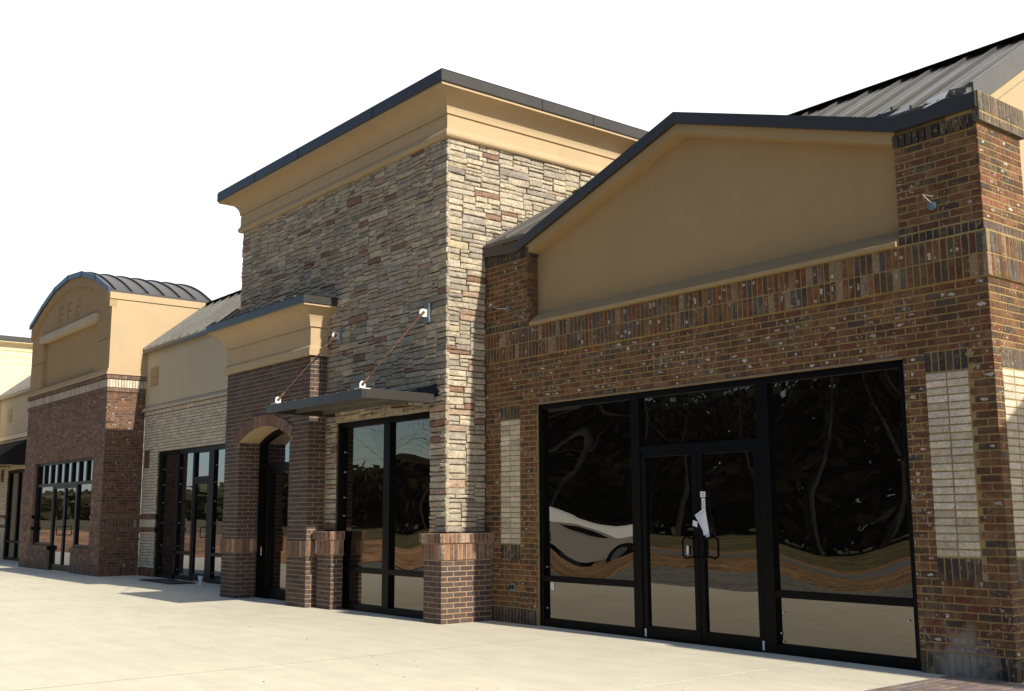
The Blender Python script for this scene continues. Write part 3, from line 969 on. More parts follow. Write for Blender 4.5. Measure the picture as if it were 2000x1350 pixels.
# mortar spandrel above the arch
pts = [(AX-AH, 3.80), (AX-AH, SP)]+[(AX+AH*math.sin(t)*1.0, AZ+math.sqrt(RAD*RAD-(AH*math.sin(t))**2)) for t in [math.radians(q) for q in range(-90, 91, 10)]]+[(AX+AH, 3.80)]
arc = [(AX+AH*k/12, AZ+math.sqrt(RAD*RAD-(AH*k/12)**2)) for k in range(-12, 13)]
for (xa, za), (xb, zb) in zip(arc, arc[1:]):
    mb.prism([(xa, za+.03), (xb, zb+.03), (xb, 3.80), (xa, 3.80)], YE+e, YE+.36, mi=1)
mb.build('wall', [m_brown, m_mort_p], E_)
for (a, b) in ((EX0, AX-AH), (AX+AH, EX1)):      # proud bands on the two columns
    mb = MB()
    o = .022
    bricks(mb, fr, a-(o if a == EX0 else 0), b+o, .755, .99, RUST, 'soldier', out=o)
    bricks(mb, side(b), YE-o, (YE+.37 if b < -16 else YT), .755, .99, RUST, 'soldier', out=o)
    backing(mb, fr, a-(o-.003 if a == EX0 else 0), b+o-.008, .755, .985, out=o)
    backing(mb, side(b), YE-o+.008, (YE+.37 if b < -16 else YT), .755, .985, out=o)
    mb.build('column_band', [m_rose, m_mort_r], E_)
mb = MB()      # arch ring of standing bricks
nb = 29
a0 = math.asin((AH+.035)/RAD)
for k in range(nb):
    t0 = -a0+2*a0*k/nb+.0012; t1 = -a0+2*a0*(k+1)/nb-.0020
    c = jit(rnd.choice(ROSE+[(.26, .13, .08)]*3), .15)
    def P(t, r_, y): return (AX+r_*math.sin(t), y, AZ+r_*math.cos(t))
    vs = [P(t0, RAD, YE-.02), P(t1, RAD, YE-.02), P(t1, RAD+RING, YE-.02), P(t0, RAD+RING, YE-.02),
          P(t0, RAD, YE+.05), P(t1, RAD, YE+.05), P(t1, RAD+RING, YE+.05), P(t0, RAD+RING, YE+.05)]
    mb.add(vs, [(0, 1, 2, 3), (0, 4, 5, 1), (3, 2, 6, 7), (1, 5, 6, 2), (0, 3, 7, 4)], c)
for k in range(14):
    t0 = -a0+2*a0*k/14; t1 = -a0+2*a0*(k+1)/14
    mb.add([P(t0, RAD+.003, YE-.013), P(t1, RAD+.003, YE-.013), P(t1, RAD+RING-.003, YE-.013), P(t0, RAD+RING-.003, YE-.013)], [(0, 1, 2, 3)], mi=1)
mb.build('arch_ring', [m_rose, m_mort_r], E_)
mb = MB()      # stucco soffit of the arch
for k in range(20):
    t0 = -a0*.965+2*a0*.965*k/20; t1 = -a0*.965+2*a0*.965*(k+1)/20
    mb.add([P(t0, RAD-.004, YE-.006), P(t1, RAD-.004, YE-.006), P(t1, RAD-.004, YE+.37), P(t0, RAD-.004, YE+.37),
            P(t0, RAD+.02, YE-.006), P(t1, RAD+.02, YE-.006)], [(0, 1, 2, 3), (0, 4, 5, 1)])
mb.build('arch_soffit', m_tan, E_, smooth=False)
mb = MB()
cove = [(.045+.225*(1-math.cos(math.radians(a))), 4.27+.275*math.sin(math.radians(a))) for a in range(0, 91, 9)]
prof = [(-.1, 3.815), (.05, 3.815), (.05, 3.93), (.045, 3.945), (.018, 3.975), (.018, 4.245), (.008, 4.25), (.008, 4.262), (.045, 4.265)]+cove+[(.285, 4.545), (.285, 4.575), (.05, 4.575)]
sweep(mb, EX0, EX1, YE, YT+.0, prof)
# left return of the cornice runs back to the wall of the next shop
rows = [[(EX0-o, YT, z), (EX0-o, 9.2, z)] for o, z in prof]
for a, b in zip(rows, rows[1:]):
    mb.add([a[1], a[0], b[0], b[1]], [(0, 1, 2, 3)])
mb.box(EX0+.02, EX1-.02, YE+.02, YT+.25, 3.83, 4.5)
mb.build('cornice', m_tan, E_)
mb = MB()
sweep(mb, EX0, EX1, YE, YT, [(.25, 4.572), (.298, 4.572), (.305, 4.58), (.305, 4.69), (.295, 4.70), (-.3, 4.715)])
mb.box(EX0-.305, EX0-.0, YT, 9.2, 4.572, 4.70)
mb.add([(EX0-.3, YE-.3, 4.703), (EX1+.3, YE-.3, 4.703), (EX1+.3, YT, 4.703), (EX0-.3, YT, 4.703)], [(0, 1, 2, 3)])
mb.build('fascia', m_bronze, E_)
for k in range(8):
    x = EX0-.1+k*.43
    mb = MB(); mb.bbox(x-.011, x+.011, YE-.26, YT-.01, 4.704, 4.75, .003)
    mb.build('roof_seam', m_roof, E_)
YD = 8.285
mb = MB()
bars(mb, [(AX-AH, AX-AH+.11, 0, 2.78), (-16.93, -16.85, 0, 2.14), (AX-AH+.11, AX+AH, 2.14, 2.24), (AX-AH+.11, -16.93, 0, .10), (AX-AH+.11, -16.93, .57, .63), (-15.54, AX+AH, 0, 2.78)], YD, YD+.10)
for (xa, za), (xb, zb) in zip(arc, arc[1:]):
    mb.prism([(xa, za-.075), (xb, zb-.075), (xb, zb+.01), (xa, za+.01)], YD+.003, YD+.1)
we = mb.build('window', m_black, E_)
pane(we, AX-AH+.1, AX+AH, 2.23, 2.82, YD+.055, m_glass2, .0004, ph=2)
pane(we, AX-AH+.1, -16.92, .62, 2.15, YD+.055, m_glass, .0004, ph=2)
pane(we, AX-AH+.1, -16.92, .09, .58, YD+.055, m_glass, .0002, ph=2)
de = door(E_, -16.85, -15.54, 2.14, YD+.01, m_black, m_glass, kick=.16, ph=.4, bow=.0015)
pull_handle(de, -16.70, 1.02, .10, YD+.01)
mb = MB(); mb.bbox(-17.13, -17.10, YD-.002, YD+.0, .70, .84, .001); mb.build('key_tag', m_white, de)

# ================================================================== B: cream brick shop
YB = 9.22
BX0, BX1 = -25.45, XTL
B_ = thing('cream_brick_shop', 'low cream brick and buff stucco shop between the arch-roofed shop and the dark portico', 'building', (-21.8, 9.3, 0))
fr = front(YB)
hole = (-24.50, -19.3, -1, 2.82)
mb = MB()
bh = [hole, (BX0, -24.50, 1.0, 1.40), (-25.33, -25.02, 2.46, 2.88), (BX0, -24.50, 0, .20)]
bricks(mb, fr, BX0, BX1, .2, 3.70, CREAM, holes=bh, ch=.003, va=.1)
backing(mb, fr, BX0, BX1, 0, 3.84, holes=[hole], depth=.25)
bricks(mb, fr, BX0, BX1, 3.705, 3.80, CREAM, 'soldier', out=.02)
backing(mb, fr, BX0, BX1, 3.70, 3.80, out=.018)
bricks(mb, fr, BX0, -24.5, 1.105, 1.295, CREAM, 'soldier')
mb.build('wall', [m_cream, m_mort_d], B_)
for (c, d) in ((1.0, 1.095), (1.30, 1.395)):
    mb = MB()
    bricks(mb, fr, BX0, -24.5, c, d, ROSE, 'soldier', out=.018)
    backing(mb, fr, BX0, -24.5, c, d, out=.016)
    mb.build('brick_band', [m_rose, m_mort_r], B_)
mb = MB()
bricks(mb, fr, BX0, -24.5, 0, .2, RED, 'soldier')
mb.build('base_course', [m_red, m_mort_r], B_)
mb = MB()
bricks(mb, fr, -25.33, -25.02, 2.46, 2.88, RED, 'soldier', out=.004)
mb.build('brick_inset', [m_red, m_mort_r], B_)
mb = MB()
mb.box(BX0, BX1, YB-.01, YB+.2, 3.93, 5.26)
mb.build('stucco_wall', m_buff, B_)
mb = MB()
mb.add([(BX0, YB-.075, 3.805), (BX1, YB-.075, 3.805), (BX1, YB-.075, 3.85), (BX0, YB-.075, 3.85),
        (BX0, YB+.01, 3.805), (BX1, YB+.01, 3.805), (BX1, YB+.01, 3.93), (BX0, YB+.01, 3.93)],
       [(0, 1, 2, 3), (3, 2, 6, 7), (1, 5, 6, 2), (0, 3, 7, 4), (0, 4, 5, 1)])
mb.build('ledge', m_buff, B_)
mb = MB()
for z in (4.38, 4.605):
    mb.bbox(-25.13, -24.68, YB-.032, YB-.008, z, z+.215, .006)
mb.build('square_tile', m_deep, B_)
def low_roof(parent, x0, x1, ph=0):
    z0, y0, y1 = 5.28, 9.10, 10.78
    z1 = z0+.82*(y1-y0)
    mb = MB()
    roof_panels(mb, x0, x1, y0, z0, y1, z1, pitch=.46, rib=.055, phase=ph, pans=False)
    rf = mb.build('roof', m_roof, parent)
    mb = MB()
    mb.box(x0, x1, y1-.02, y1+.8, z1-.03, z1+.035)
    mb.add([(x0, y1-.18, z1-.05), (x1, y1-.18, z1-.05), (x1, y1, z1+.04), (x0, y1, z1+.04)], [(0, 1, 2, 3)])
    mb.build('ridge_cap', m_bronze, parent)
    mb = MB()
    mb.add([(x0, y1+.5, z1), (x1, y1+.5, z1), (x1, 14.5, 4.6), (x0, 14.5, 4.6)], [(0, 1, 2, 3)])
    mb.box(x0, x1, 14.3, 14.5, 0, 4.6)
    mb.build('back_slope', m_roof, parent)
    mb = MB()
    mb.bbox(x0, x1, y0-.012, y0+.02, z0-.10, z0-.052, .003)
    mb.build('eave_trim', m_bronze, parent)
low_roof(B_, BX0+.02, BX1-.02)
YGB = YB+.045
wb_ = store_frame('window', B_, [(-24.50, -24.34, 0, 2.82), (-24.34, -22.56, 2.72, 2.82), (-24.34, -22.56, 0, .09), (-24.34, -22.56, .54, .61), (-23.47, -23.33, 0, 2.80), (-22.56, -22.46, 0, 2.82),
                                 (-22.46, -21.72, 2.70, 2.82), (-22.46, -21.72, 2.10, 2.19),
                                 (-21.72, -21.45, 0, 2.82), (-21.45, -20.2, 2.72, 2.82), (-21.45, -20.2, 0, .09), (-21.45, -20.2, .54, .61), (-20.2, -20.05, 0, 2.82), (-20.05, -19.3, 2.72, 2.82), (-20.05, -19.3, 0, .09), (-19.36, -19.3, 0, 2.82)], YGB, YGB+.10, m_dframe)
for (a, b, c, d, w) in ((-24.35, -23.46, .6, 2.73, .0008), (-24.35, -23.46, .08, .55, .0003), (-23.34, -22.55, .6, 2.73, .0006), (-23.34, -22.55, .08, .55, .0003), (-22.47, -21.71, 2.18, 2.71, .0003),
                        (-21.46, -20.19, .6, 2.73, .0008), (-21.46, -20.19, .08, .55, .0003), (-20.06, -19.35, .08, 2.73, .0003)):
    pane(wb_, a, b, c, d, YGB+.05, m_glass2, w, n=12, ph=a)
for x in (-24.30, -23.30, -21.42):
    for z in (.2, .7, 1.2, 1.65, 2.05, 2.4):
        mb = MB(); mb.bbox(x, x+.016, YGB+.03, YGB+.041, z, z+.016, .002)
        mb.build('glazing_clip', m_white, wb_)
db = door(B_, -22.46, -21.72, 2.10, YGB+.01, m_dframe, m_glass2, kick=.15, top=.07, st=.06, bow=.0012)
pull_handle(db, -21.78, 1.02, -.14, YGB+.01)

# ================================================================== L: arched brick shop
YL, LX0, LX1 = 8.31, -32.05, -25.45
L_B = thing('arch_roofed_shop', 'rose brick shop with white-flecked brick, tan arched gable and dark barrel roof', 'building', (-28.7, 8.6, 0))
fr = front(YL)
h1 = (-31.08, -26.22, .62, 2.76); h2 = (-29.50, -27.58, -1, .7)
mb = MB()
band_h = (LX0, LX1, 1.0, 1.40)
bricks(mb, fr, LX0, LX1, .2, 4.245, ROSE, holes=[h1, h2, band_h, (-31.2, -29.5, .50, .62), (-27.58, -26.1, .50, .62)], va=.2, patch=.13)
bricks(mb, fr, LX0, LX1, 0, .2, ROSE, 'soldier', holes=[h2])
bricks(mb, fr, LX0, LX1, 1.105, 1.295, ROSE, 'soldier', holes=[h1])
backing(mb, fr, LX0, LX1-.006, 0, 4.6, holes=[h1, h2], depth=.25)
mb.build('wall', [m_rose, m_mort_r], L_B)
fs_ = side(LX1)
LRED = [(.125, .062, .038)]*5+[(.16, .078, .046)]*3+[(.11, .055, .04)]*3+[(.06, .04, .035)]
mb = MB()
bricks(mb, fs_, YL, YB, .2, 4.245, LRED, holes=[(YL, YB, 1.0, 1.40)], phase=1, va=.2, patch=.12)
bricks(mb, fs_, YL, YB, 0, .2, LRED, 'soldier')
bricks(mb, fs_, YL, YB, 1.105, 1.295, LRED+[(.3, .25, .2)]*2, 'soldier')
backing(mb, fs_, YL+.0065, YB, 0, 4.6, depth=.25)
mb.build('side_wall', [m_red, m_mort_r], L_B)
for (c, d, o, pal) in ((1.0, 1.095, .02, ROSE), (1.30, 1.395, .02, ROSE), (4.25, 4.345, .03, ROSE), (4.55, 4.645, .045, ROSE)):
    mb = MB()
    hs = [h1]
    bricks(mb, fr, LX0, LX1+o, c, d, pal, 'soldier', holes=hs, out=o)
    backing(mb, fr, LX0, LX1+o-.01, c+.004, d-.012, holes=hs, out=o)
    bricks(mb, fs_, YL-o, YB, c, d, pal, 'soldier', out=o)
    backing(mb, fs_, YL-o+.01, YB, c+.004, d-.012, out=o)
    mb.build('brick_band', [m_rose, m_mort_r], L_B)
for (a, b) in ((-31.2, -29.5), (-27.58, -26.1)):
    mb = MB()
    bricks(mb, fr, a, b, .50, .615, ROSE, 'soldier', out=.04)
    backing(mb, fr, a, b, .505, .605, out=.04)
    mb.build('brick_sill', [m_rose, m_mort_r], L_B)
mb = MB()
bricks(mb, fr, LX0, LX1+.01, 4.35, 4.545, [(.44, .37, .28), (.50, .43, .34), (.40, .33, .25)], 'soldier', out=.015)
bricks(mb, fs_, YL-.015, YB, 4.35, 4.545, CREAM, 'soldier', out=.015)
backing(mb, fr, LX0, LX1+.003, 4.35, 4.55, out=.015)
backing(mb, fs_, YL-.008, YB, 4.35, 4.55, out=.015)
mb.build('cream_band', [m_cream, m_mort_d], L_B)
# arched stucco gable
ACX, AHW = (LX0+LX1)/2-.0, (LX1-LX0)/2
AP = [(-32.08, 6.72), (-31.0, 7.13), (-29.9, 7.45), (-28.75, 7.58), (-27.6, 7.49), (-26.5, 7.20), (-25.42, 6.72)]
def arc_pts(z_end, z_top, hw, n=24):
    r_ = (hw*hw+(z_top-z_end)**2)/(2*(z_top-z_end))
    zc = z_top-r_
    return [(ACX-hw+2*hw*k/n, zc+math.sqrt(max(0, r_*r_-(hw-2*hw*k/n)**2))) for k in range(n+1)]
top_o = arc_pts(6.62, 7.50, AHW)
YBK = 10.75
mb = MB()
mb.prism([(LX0+.01, 4.65)]+[(LX1-.01, 4.65)]+[(max(LX0+.01,min(LX1-.01,x)),z) for x,z in top_o[::-1]], YL+.11, YL+.25)
mb.build('gable_panel', m_deep, L_B)
mb = MB()      # recessed field, raised border and arched rim of the gable
inn = arc_pts(6.27, 7.21, AHW)
for (pa, pb), (qa, qb) in zip(zip(inn, inn[1:]), zip(top_o, top_o[1:])):
    mb.prism([pa, pb, qb, qa], YL-.06, YL+.11)
mb.build('arch_rim', m_deep, L_B)
mb = MB()
def grid_fill(x0, x1, z0, z1, y0, y1): mb.box(x0, x1, y0, y1, z0, z1)
grid_fill(LX0, -31.0, 4.78, 5.52, YL, YL+.11); grid_fill(LX0, -31.0, 5.535, 6.26, YL, YL+.11)
grid_fill(-26.45, LX1-.01, 4.78, 5.52, YL, YL+.11); grid_fill(-26.45, LX1-.01, 5.535, 6.26, YL, YL+.11)
# field between lintel and rim, with three pairs of square insets left open
sq = [(-29.66, -29.28), (-28.94, -28.56), (-28.20, -27.82)]
xs = [-30.95]+[q for s_ in sq for q in s_]+[-26.55]
for a, b in zip(xs[::2], xs[1::2]):
    mb.box(a, b, YL, YL+.11, 6.25, 6.92)
for (a, b) in sq:
    mb.box(a, b, YL, YL+.11, 6.25, 6.44); mb.box(a, b, YL, YL+.11, 6.86, 6.92)
    for z in (6.455, 6.66):
        mb.box(a+.018, b-.018, YL+.012, YL+.11, z, z+.185)
for k in range(24):
    (xa, za), (xb, zb) = inn[k], inn[k+1]
    if min(za, zb) > 6.25:
        lo = 6.92 if -30.95 < (xa+xb)/2 < -26.55 else 6.26
        if min(za, zb) > lo:
            mb.prism([(xa, lo), (xb, lo), (xb, zb), (xa, za)], YL, YL+.11)
mb.build('gable_field', m_deep, L_B)
mb = MB()
mb.bbox(-31.12, -26.38, YL-.075, YL+.11, 6.07, 6.25, .006)
mb.build('gable_lintel', m_buff, L_B)
mb = MB()
for (o, z0, z1) in ((.06, 4.65, 4.70), (.03, 4.70, 4.78)):
    mb.box(LX0, LX1+o, YL-o, YL+.06, z0, z1)
    mb.box(LX1-.05, LX1+o, YL+.06, YB+.05, z0, z1)
mb.build('ledge', m_tan, L_B)
mb = MB()
mb.box(LX1-.2, LX1, YL+.111, YBK, 4.78, 6.44)
mb.box(LX1-.0095, LX1, YL, YL+.111, 4.78, 6.26)
mb.box(LX1-.2, LX1+.03, YL-.064, YBK, 6.455, 6.62)
mb.box(LX0, LX0+.2, YL+.111, YBK, 4.6, 6.60)
mb.box(LX0+.2, LX1-.2, YBK-.1, YBK, 4.6, 6.60)
mb.build('side_stucco', m_tan, L_B)
mb = MB()
for a, b in zip(AP, AP[1:]):
    mb.prism([(a[0], a[1]-.13), (b[0], b[1]-.13), b, a], YL-.11, YL-.066)
    mb.prism([(a[0]+.004, a[1]-.13), (a[0]+.016, a[1]-.13), (a[0]+.016, a[1]+.002), (a[0]+.004, a[1]+.002)], YL-.116, YL-.1, mi=1)
mb.build('fascia', [mat('blue_grey_metal', (.05, .058, .078), .35, .3, .5), m_black], L_B)
mb = MB()
NR = 24
rp = arc_pts(6.66, 7.555, AHW+.03, NR)
for a, b in zip(rp, rp[1:]):
    mb.add([(a[0], YL-.09, a[1]), (b[0], YL-.09, b[1]), (b[0], YBK+.05, b[1]), (a[0], YBK+.05, a[1])], [(0, 1, 2, 3)])
    mb.add([(a[0], YL-.09, a[1]-.04), (b[0], YL-.09, b[1]-.04), (b[0], YBK+.05, b[1]-.04), (a[0], YBK+.05, a[1]-.04)], [(3, 2, 1, 0)])
mb.box(LX1-.02, LX1+.035, YL-.05, YBK+.05, 6.615, 6.665)
y = YL+.05
while y < YBK+.05:
    for a, b in zip(rp, rp[1:]):
        P8 = []
        for yy in (y-.014, y+.014):
            P8 += [(a[0], yy, a[1]-.001), (b[0], yy, b[1]-.001), (b[0], yy, b[1]+.04), (a[0], yy, a[1]+.04)]
        mb.add(P8, [(0, 1, 2, 3), (7, 6, 5, 4), (3, 2, 6, 7)])
    y += .395
for k in range(len(rp)-1):
    a, b = rp[k], rp[k+1]
    mb.add([(a[0], YBK+.05, 6.6), (b[0], YBK+.05, 6.6), (b[0], YBK+.05, b[1]), (a[0], YBK+.05, a[1])], [(3, 2, 1, 0)])
mb.build('barrel_roof', m_barrel, L_B)
YGL = YL+.07
rects = [(-31.08, -30.94, .62, 2.76), (-30.94, -26.30, 2.69, 2.76), (-26.30, -26.22, .62, 2.76), (-30.94, -26.30, 2.13, 2.21),
         (-30.94, -29.55, .62, .68), (-27.60, -26.30, .62, .68), (-29.55, -29.45, 0, 2.13), (-27.60, -27.50, 0, 2.13)]
k0 = [-30.94+i*(4.64/8) for i in range(1, 8)]
rects += [(x-.045, x+.045, 2.21, 2.69) for x in k0]
wl = store_frame('window', L_B, rects, YGL, YGL+.10, m_dframe)
e_ = [-30.94]+k0+[-26.30]
for a, b in zip(e_, e_[1:]):
    pane(wl, a, b, 2.2, 2.70, YGL+.05, m_glass2, .0, n=2)
pane(wl, -30.95, -29.54, .67, 2.14, YGL+.05, m_glass2, .0012, ph=1)
pane(wl, -27.51, -26.29, .67, 2.14, YGL+.05, m_glass2, .0008, ph=2)
dl1 = door(L_B, -29.45, -28.53, 2.13, YGL+.01, m_dframe, m_glass2, kick=.15, top=.07, st=.06, bow=.0016, ph=3)
dl2 = door(L_B, -28.52, -27.60, 2.13, YGL+.01, m_dframe, m_glass2, kick=.15, top=.07, st=.06, bow=.0012, ph=4)
pull_handle(dl1, -28.60, 1.0, -.26, YGL+.01)
pull_handle(dl2, -28.45, 1.0, .26, YGL+.01)

# ================================================================== F: far low shop with awning, G: far tower
F_ = thing('far_low_shop', 'low buff stucco shop with metal roof and square tile, beyond the arch-roofed shop', 'building', (-35.5, 9.3, 0))
fr = front(YB)
FX0, FX1 = -38.9, LX0
hole = (-37.5, -33.2, -1, 2.82)
mb = MB()
bricks(mb, fr, FX0, FX1, 0, 3.70, CREAM, holes=[hole, (FX0, -37.5, 1.0, 1.1), (FX0, -37.5, 1.3, 1.4)], va=.1)
backing(mb, fr, FX0, FX1, 0, 3.82, holes=[hole], depth=.25)
bricks(mb, fr, FX0, FX1, 3.705, 3.80, CREAM, 'soldier', out=.02)
mb.build('wall', [m_cream, m_mort_d], F_)
for z in (1.0, 1.3):
    mb = MB()
    bricks(mb, fr, FX0, -37.5, z, z+.095, ROSE, 'soldier', out=.01)
    mb.build('brick_band', [m_rose, m_mort_r], F_)
mb = MB()
bricks(mb, fr, -38.3, -37.95, 2.46, 2.88, RED, 'soldier', out=.006)
mb.build('brick_inset', [m_red, m_mort_r], F_)
mb = MB()
mb.box(FX0, FX1, YB-.01, YB+.2, 3.93, 5.26)
mb.build('stucco_wall', m_buff, F_)
mb = MB()
mb.box(FX0, FX1, YB-.07, YB+.01, 3.805, 3.93)
mb.build('ledge', m_pale, F_)
mb = MB()
for z in (4.38, 4.605):
    mb.bbox(-37.95, -37.45, YB-.032, YB-.008, z, z+.215, .006)
mb.build('square_tile', m_tan, F_)
low_roof(F_, FX0+.02, FX1-.02)
wf = store_frame('window', F_, [(-37.5, -37.38, 0, 2.82), (-37.38, -33.3, 2.72, 2.82), (-37.38, -33.3, 0, .09), (-37.38, -33.3, .54, .61), (-36.45, -36.3, 0, 2.8), (-35.4, -35.25, 0, 2.8), (-33.4, -33.2, 0, 2.82)], YGB, YGB+.1)
for (a, b) in ((-37.38, -36.45), (-36.3, -35.4), (-35.25, -33.4)):
    pane(wf, a, b, .6, 2.73, YGB+.05, m_glass2, .0004, n=6)
    pane(wf, a, b, .08, .55, YGB+.05, m_glass2, .0002, n=6)
AW = thing('canvas_awning', 'black canvas awning sloping out from the far low shop beyond the arched gable', 'awning', (-37.0, 8.8, 2.9))
ax0, ax1 = -38.8, -35.4
mb = MB()
yt, zt, yf, zf, zv = YB-.03, 3.72, 8.35, 3.12, 2.92
mb.add([(ax0, yf, zf), (ax1, yf, zf), (ax1, yt, zt), (ax0, yt, zt)], [(0, 1, 2, 3)])
mb.add([(ax0, yf, zv), (ax1, yf, zv), (ax1, yf, zf), (ax0, yf, zf)], [(0, 1, 2, 3)])
for x in (ax0, ax1):
    mb.add([(x, yf, zv), (x, yt, zv), (x, yt, zt), (x, yf, zf)], [(0, 1, 2, 3) if x == ax1 else (3, 2, 1, 0)])
mb.add([(ax0, yf+.01, zf-.012), (ax1, yf+.01, zf-.012), (ax1, yt, zt-.012), (ax0, yt, zt-.012)], [(3, 2, 1, 0)])
mb.build('canvas', m_awn, AW)
mb = MB()
for x in (ax0+.02, (ax0+ax1)/2, ax1-.02):
    mb.tube((x, yt, zv+.02), (x, yf+.02, zv+.02), .014, n=6)
    mb.tube((x, yf+.02, zv+.02), (x, yf+.02, zf-.02), .014, n=6)
mb.build('awning_frame', m_dframe, AW)

G_ = thing('far_pale_tower', 'pale sunlit stucco tower block with coved cornice, beyond the far low shop', 'building', (-42.2, 9.5, 0))
GX1, GX0, GY = -38.93, -45.5, 8.2
mb = MB()
mb.box(GX0, GX1, GY, 11.3, 0, 6.50)
for z in (3.9, 5.2):
    mb.box(GX1, GX1+.004, GY, 9.2, z, z+.012, mi=1)
mb.build('wall', [m_pale, m_jointd], G_)
mb = MB()
cove = [(.05+.28*(1-math.cos(math.radians(a))), 6.93+.235*math.sin(math.radians(a))) for a in range(0, 91, 9)]
sweep(mb, GX0, GX1, GY, 11.3, [(-.1, 6.49), (.02, 6.49), (.02, 6.68), (.005, 6.685), (.005, 6.70), (.03, 6.705), (.03, 6.90), (.015, 6.905), (.015, 6.92), (.05, 6.925)]+cove+[(.345, 7.17), (.345, 7.20), (.1, 7.20)])
mb.build('cornice', m_pale, G_)
mb = MB()
sweep(mb, GX0, GX1, GY, 11.5, [(.30, 7.195), (.36, 7.195), (.365, 7.21), (.365, 7.36), (.35, 7.37), (-.3, 7.38)])
mb.add([(GX0-.36, GY-.36, 7.372), (GX1+.36, GY-.36, 7.372), (GX1+.36, 11.6, 7.372), (GX0-.36, 11.6, 7.372)], [(0, 1, 2, 3)])
mb.build('fascia', m_bronze, G_)

# neighbouring shop to the right, beyond the frame: its roof throws the shadow on the brick return
NB = thing('neighbouring_shop', 'tan stucco shop with sloping metal roof across the side passage from the gable shop', 'building', (5, 10, 0))
mb = MB()
mb.box(1.0, 9.0, 9.05, 14.5, 0, 4.98)
mb.build('wall', m_tan, NB)
mb = MB()
roof_panels(mb, 1.0, 9.0, 8.95, 5.0, 10.9, 6.25)
mb.add([(1.0, 9.05, 4.9), (1.0, 14.5, 4.9), (1.0, 14.5, 5.0), (1.0, 10.9, 6.24), (1.0, 9.0, 5.0)], [(0, 4, 3, 2, 1)])
mb.add([(1.0, 10.9, 6.25), (9.0, 10.9, 6.25), (9.0, 14.5, 5.0), (1.0, 14.5, 5.0)], [(0, 1, 2, 3)])
mb.build('roof', m_roof, NB)

# ================================================================== small things
def wall_box(name, label, x, z, s_=.05):
    t = thing(name, label, 'electrical box', (x, YR-.02, z))
    mb = MB()
    n_ = 10
    for r_, y0, y1 in ((s_, YR-.025, YR+.0), (s_*.72, YR-.030, YR-.0255)):
        pts = [(x+r_*math.cos(2*math.pi*k/n_), z+r_*math.sin(2*math.pi*k/n_)) for k in range(n_)]
        mb.prism(pts, y0, y1)
    mb.build('box', m_steel, t)
    return t
t = wall_box('junction_box', 'round steel junction box with loose looped wires, high on the outer corner pilaster', -4.96, 4.10, .042)
mb = MB()
mb.tube((-4.96, YR-.03, 4.13), (-5.0, YR-.09, 4.20), .003, n=6); mb.tube((-5.0, YR-.09, 4.20), (-4.90, YR-.10, 4.16), .004, n=6)
mb.build('wire', m_wire, t)
t = wall_box('junction_box', 'round steel junction box with one wire sticking out, on the pilaster beside the stone tower', -11.09, 4.09, .042)
mb = MB()
mb.tube((-11.10, YR-.03, 4.09), (-11.22, YR-.09, 4.10), .004, n=6); mb.tube((-11.22, YR-.09, 4.10), (-11.29, YR-.10, 4.13), .004, n=6)
mb.build('wire', m_wire, t)
t = thing('outlet_box', 'square grey outlet cover low on the brick pilaster beside the tower', 'electrical outlet', (-11.02, YR, .45))
mb = MB(); mb.bbox(-11.075, -10.965, YR-.022, YR+.0, .40, .50, .005); mb.build('cover', m_steel, t)
mb = MB()
for dx in (-.025, .025):
    mb.bbox(-11.02+dx-.016, -11.02+dx+.016, YR-.027, YR-.0225, .425, .475, .002)
mb.build('socket', m_black, t)

def notice(name, label, pts, y0, marks=(), m=m_paper, thick=.0012):
    """flat paper: pts are (x, dy, z)"""
    cx = sum(p[0] for p in pts)/len(pts); cz = sum(p[2] for p in pts)/len(pts)
    t = thing(name, label, 'paper', (cx, y0, cz)) if marks else None
    mb = MB(); n_ = len(pts)
    vs = [(x, y0-dy, z) for x, dy, z in pts]+[(x, y0-dy+thick, z) for x, dy, z in pts]
    mb.add(vs, [tuple(range(n_)), tuple(range(n_, 2*n_))[::-1]]+[(k, (k+1) % n_, (k+1) % n_+n_, k+n_) for k in range(n_)])
    if not marks:
        o = mb.build(name, m, None)
        o['label'] = label; o['category'] = 'paper'
        return o
    mb.build('sheet', m, t)
    if marks:
        for pl_, mm in marks:
            mb = MB()
            for q in pl_:
                mb.add([(x, y0-dy-.001, z) for x, dy, z in q], [tuple(range(len(q)))])
            mb.build('printing', mm, t)
    return t
yg = YG+.010
def rct(xa, xb, za, zb, dy=.001): return [(xa, dy, za), (xb, dy, za), (xb, dy, zb), (xa, dy, zb)]
notice('sticker', 'small white square sticker above the paper on the door edge', rct(-7.872, -7.80, 1.545, 1.605), yg,
       [([rct(-7.862, -7.812, 1.582, 1.59), rct(-7.858, -7.818, 1.562, 1.568)], m_print)])
notice('sticker', 'narrow white strip label between the square sticker and folded paper', rct(-7.855, -7.805, 1.40, 1.535), yg-.001,
       [([rct(-7.842, -7.818, 1.41+k*.018, 1.418+k*.018) for k in range(6)], m_print)])
A_, B2, C2, D2 = (-7.935, .022, 1.355), (-7.805, .004, 1.435), (-7.745, .012, 1.135), (-7.775, .03, 1.12)
def lerp(a, b, k): return tuple(a[i]+(b[i]-a[i])*k for i in range(3))
lines = []
for k in range(1, 12):
    p, q = lerp(A_, D2, k/14), lerp(B2, C2, k/14)
    p, q = lerp(p, q, .12), lerp(p, q, .88)
    th = .0035 if k > 1 else .009
    lines.append([p, q, (q[0], q[1], q[2]-th), (p[0], p[1], p[2]-th)])
p1, q1, p2, q2 = lerp(A_, D2, .86), lerp(B2, C2, .86), lerp(A_, D2, .97), lerp(B2, C2, .97)
notice('paper_notice', 'folded white printed paper hanging askew on the glass door by the handles', [A_, D2, C2, B2], yg-.004,
       [(lines, m_print), ([[p2, q2, q1, p1]], m_bluep)])
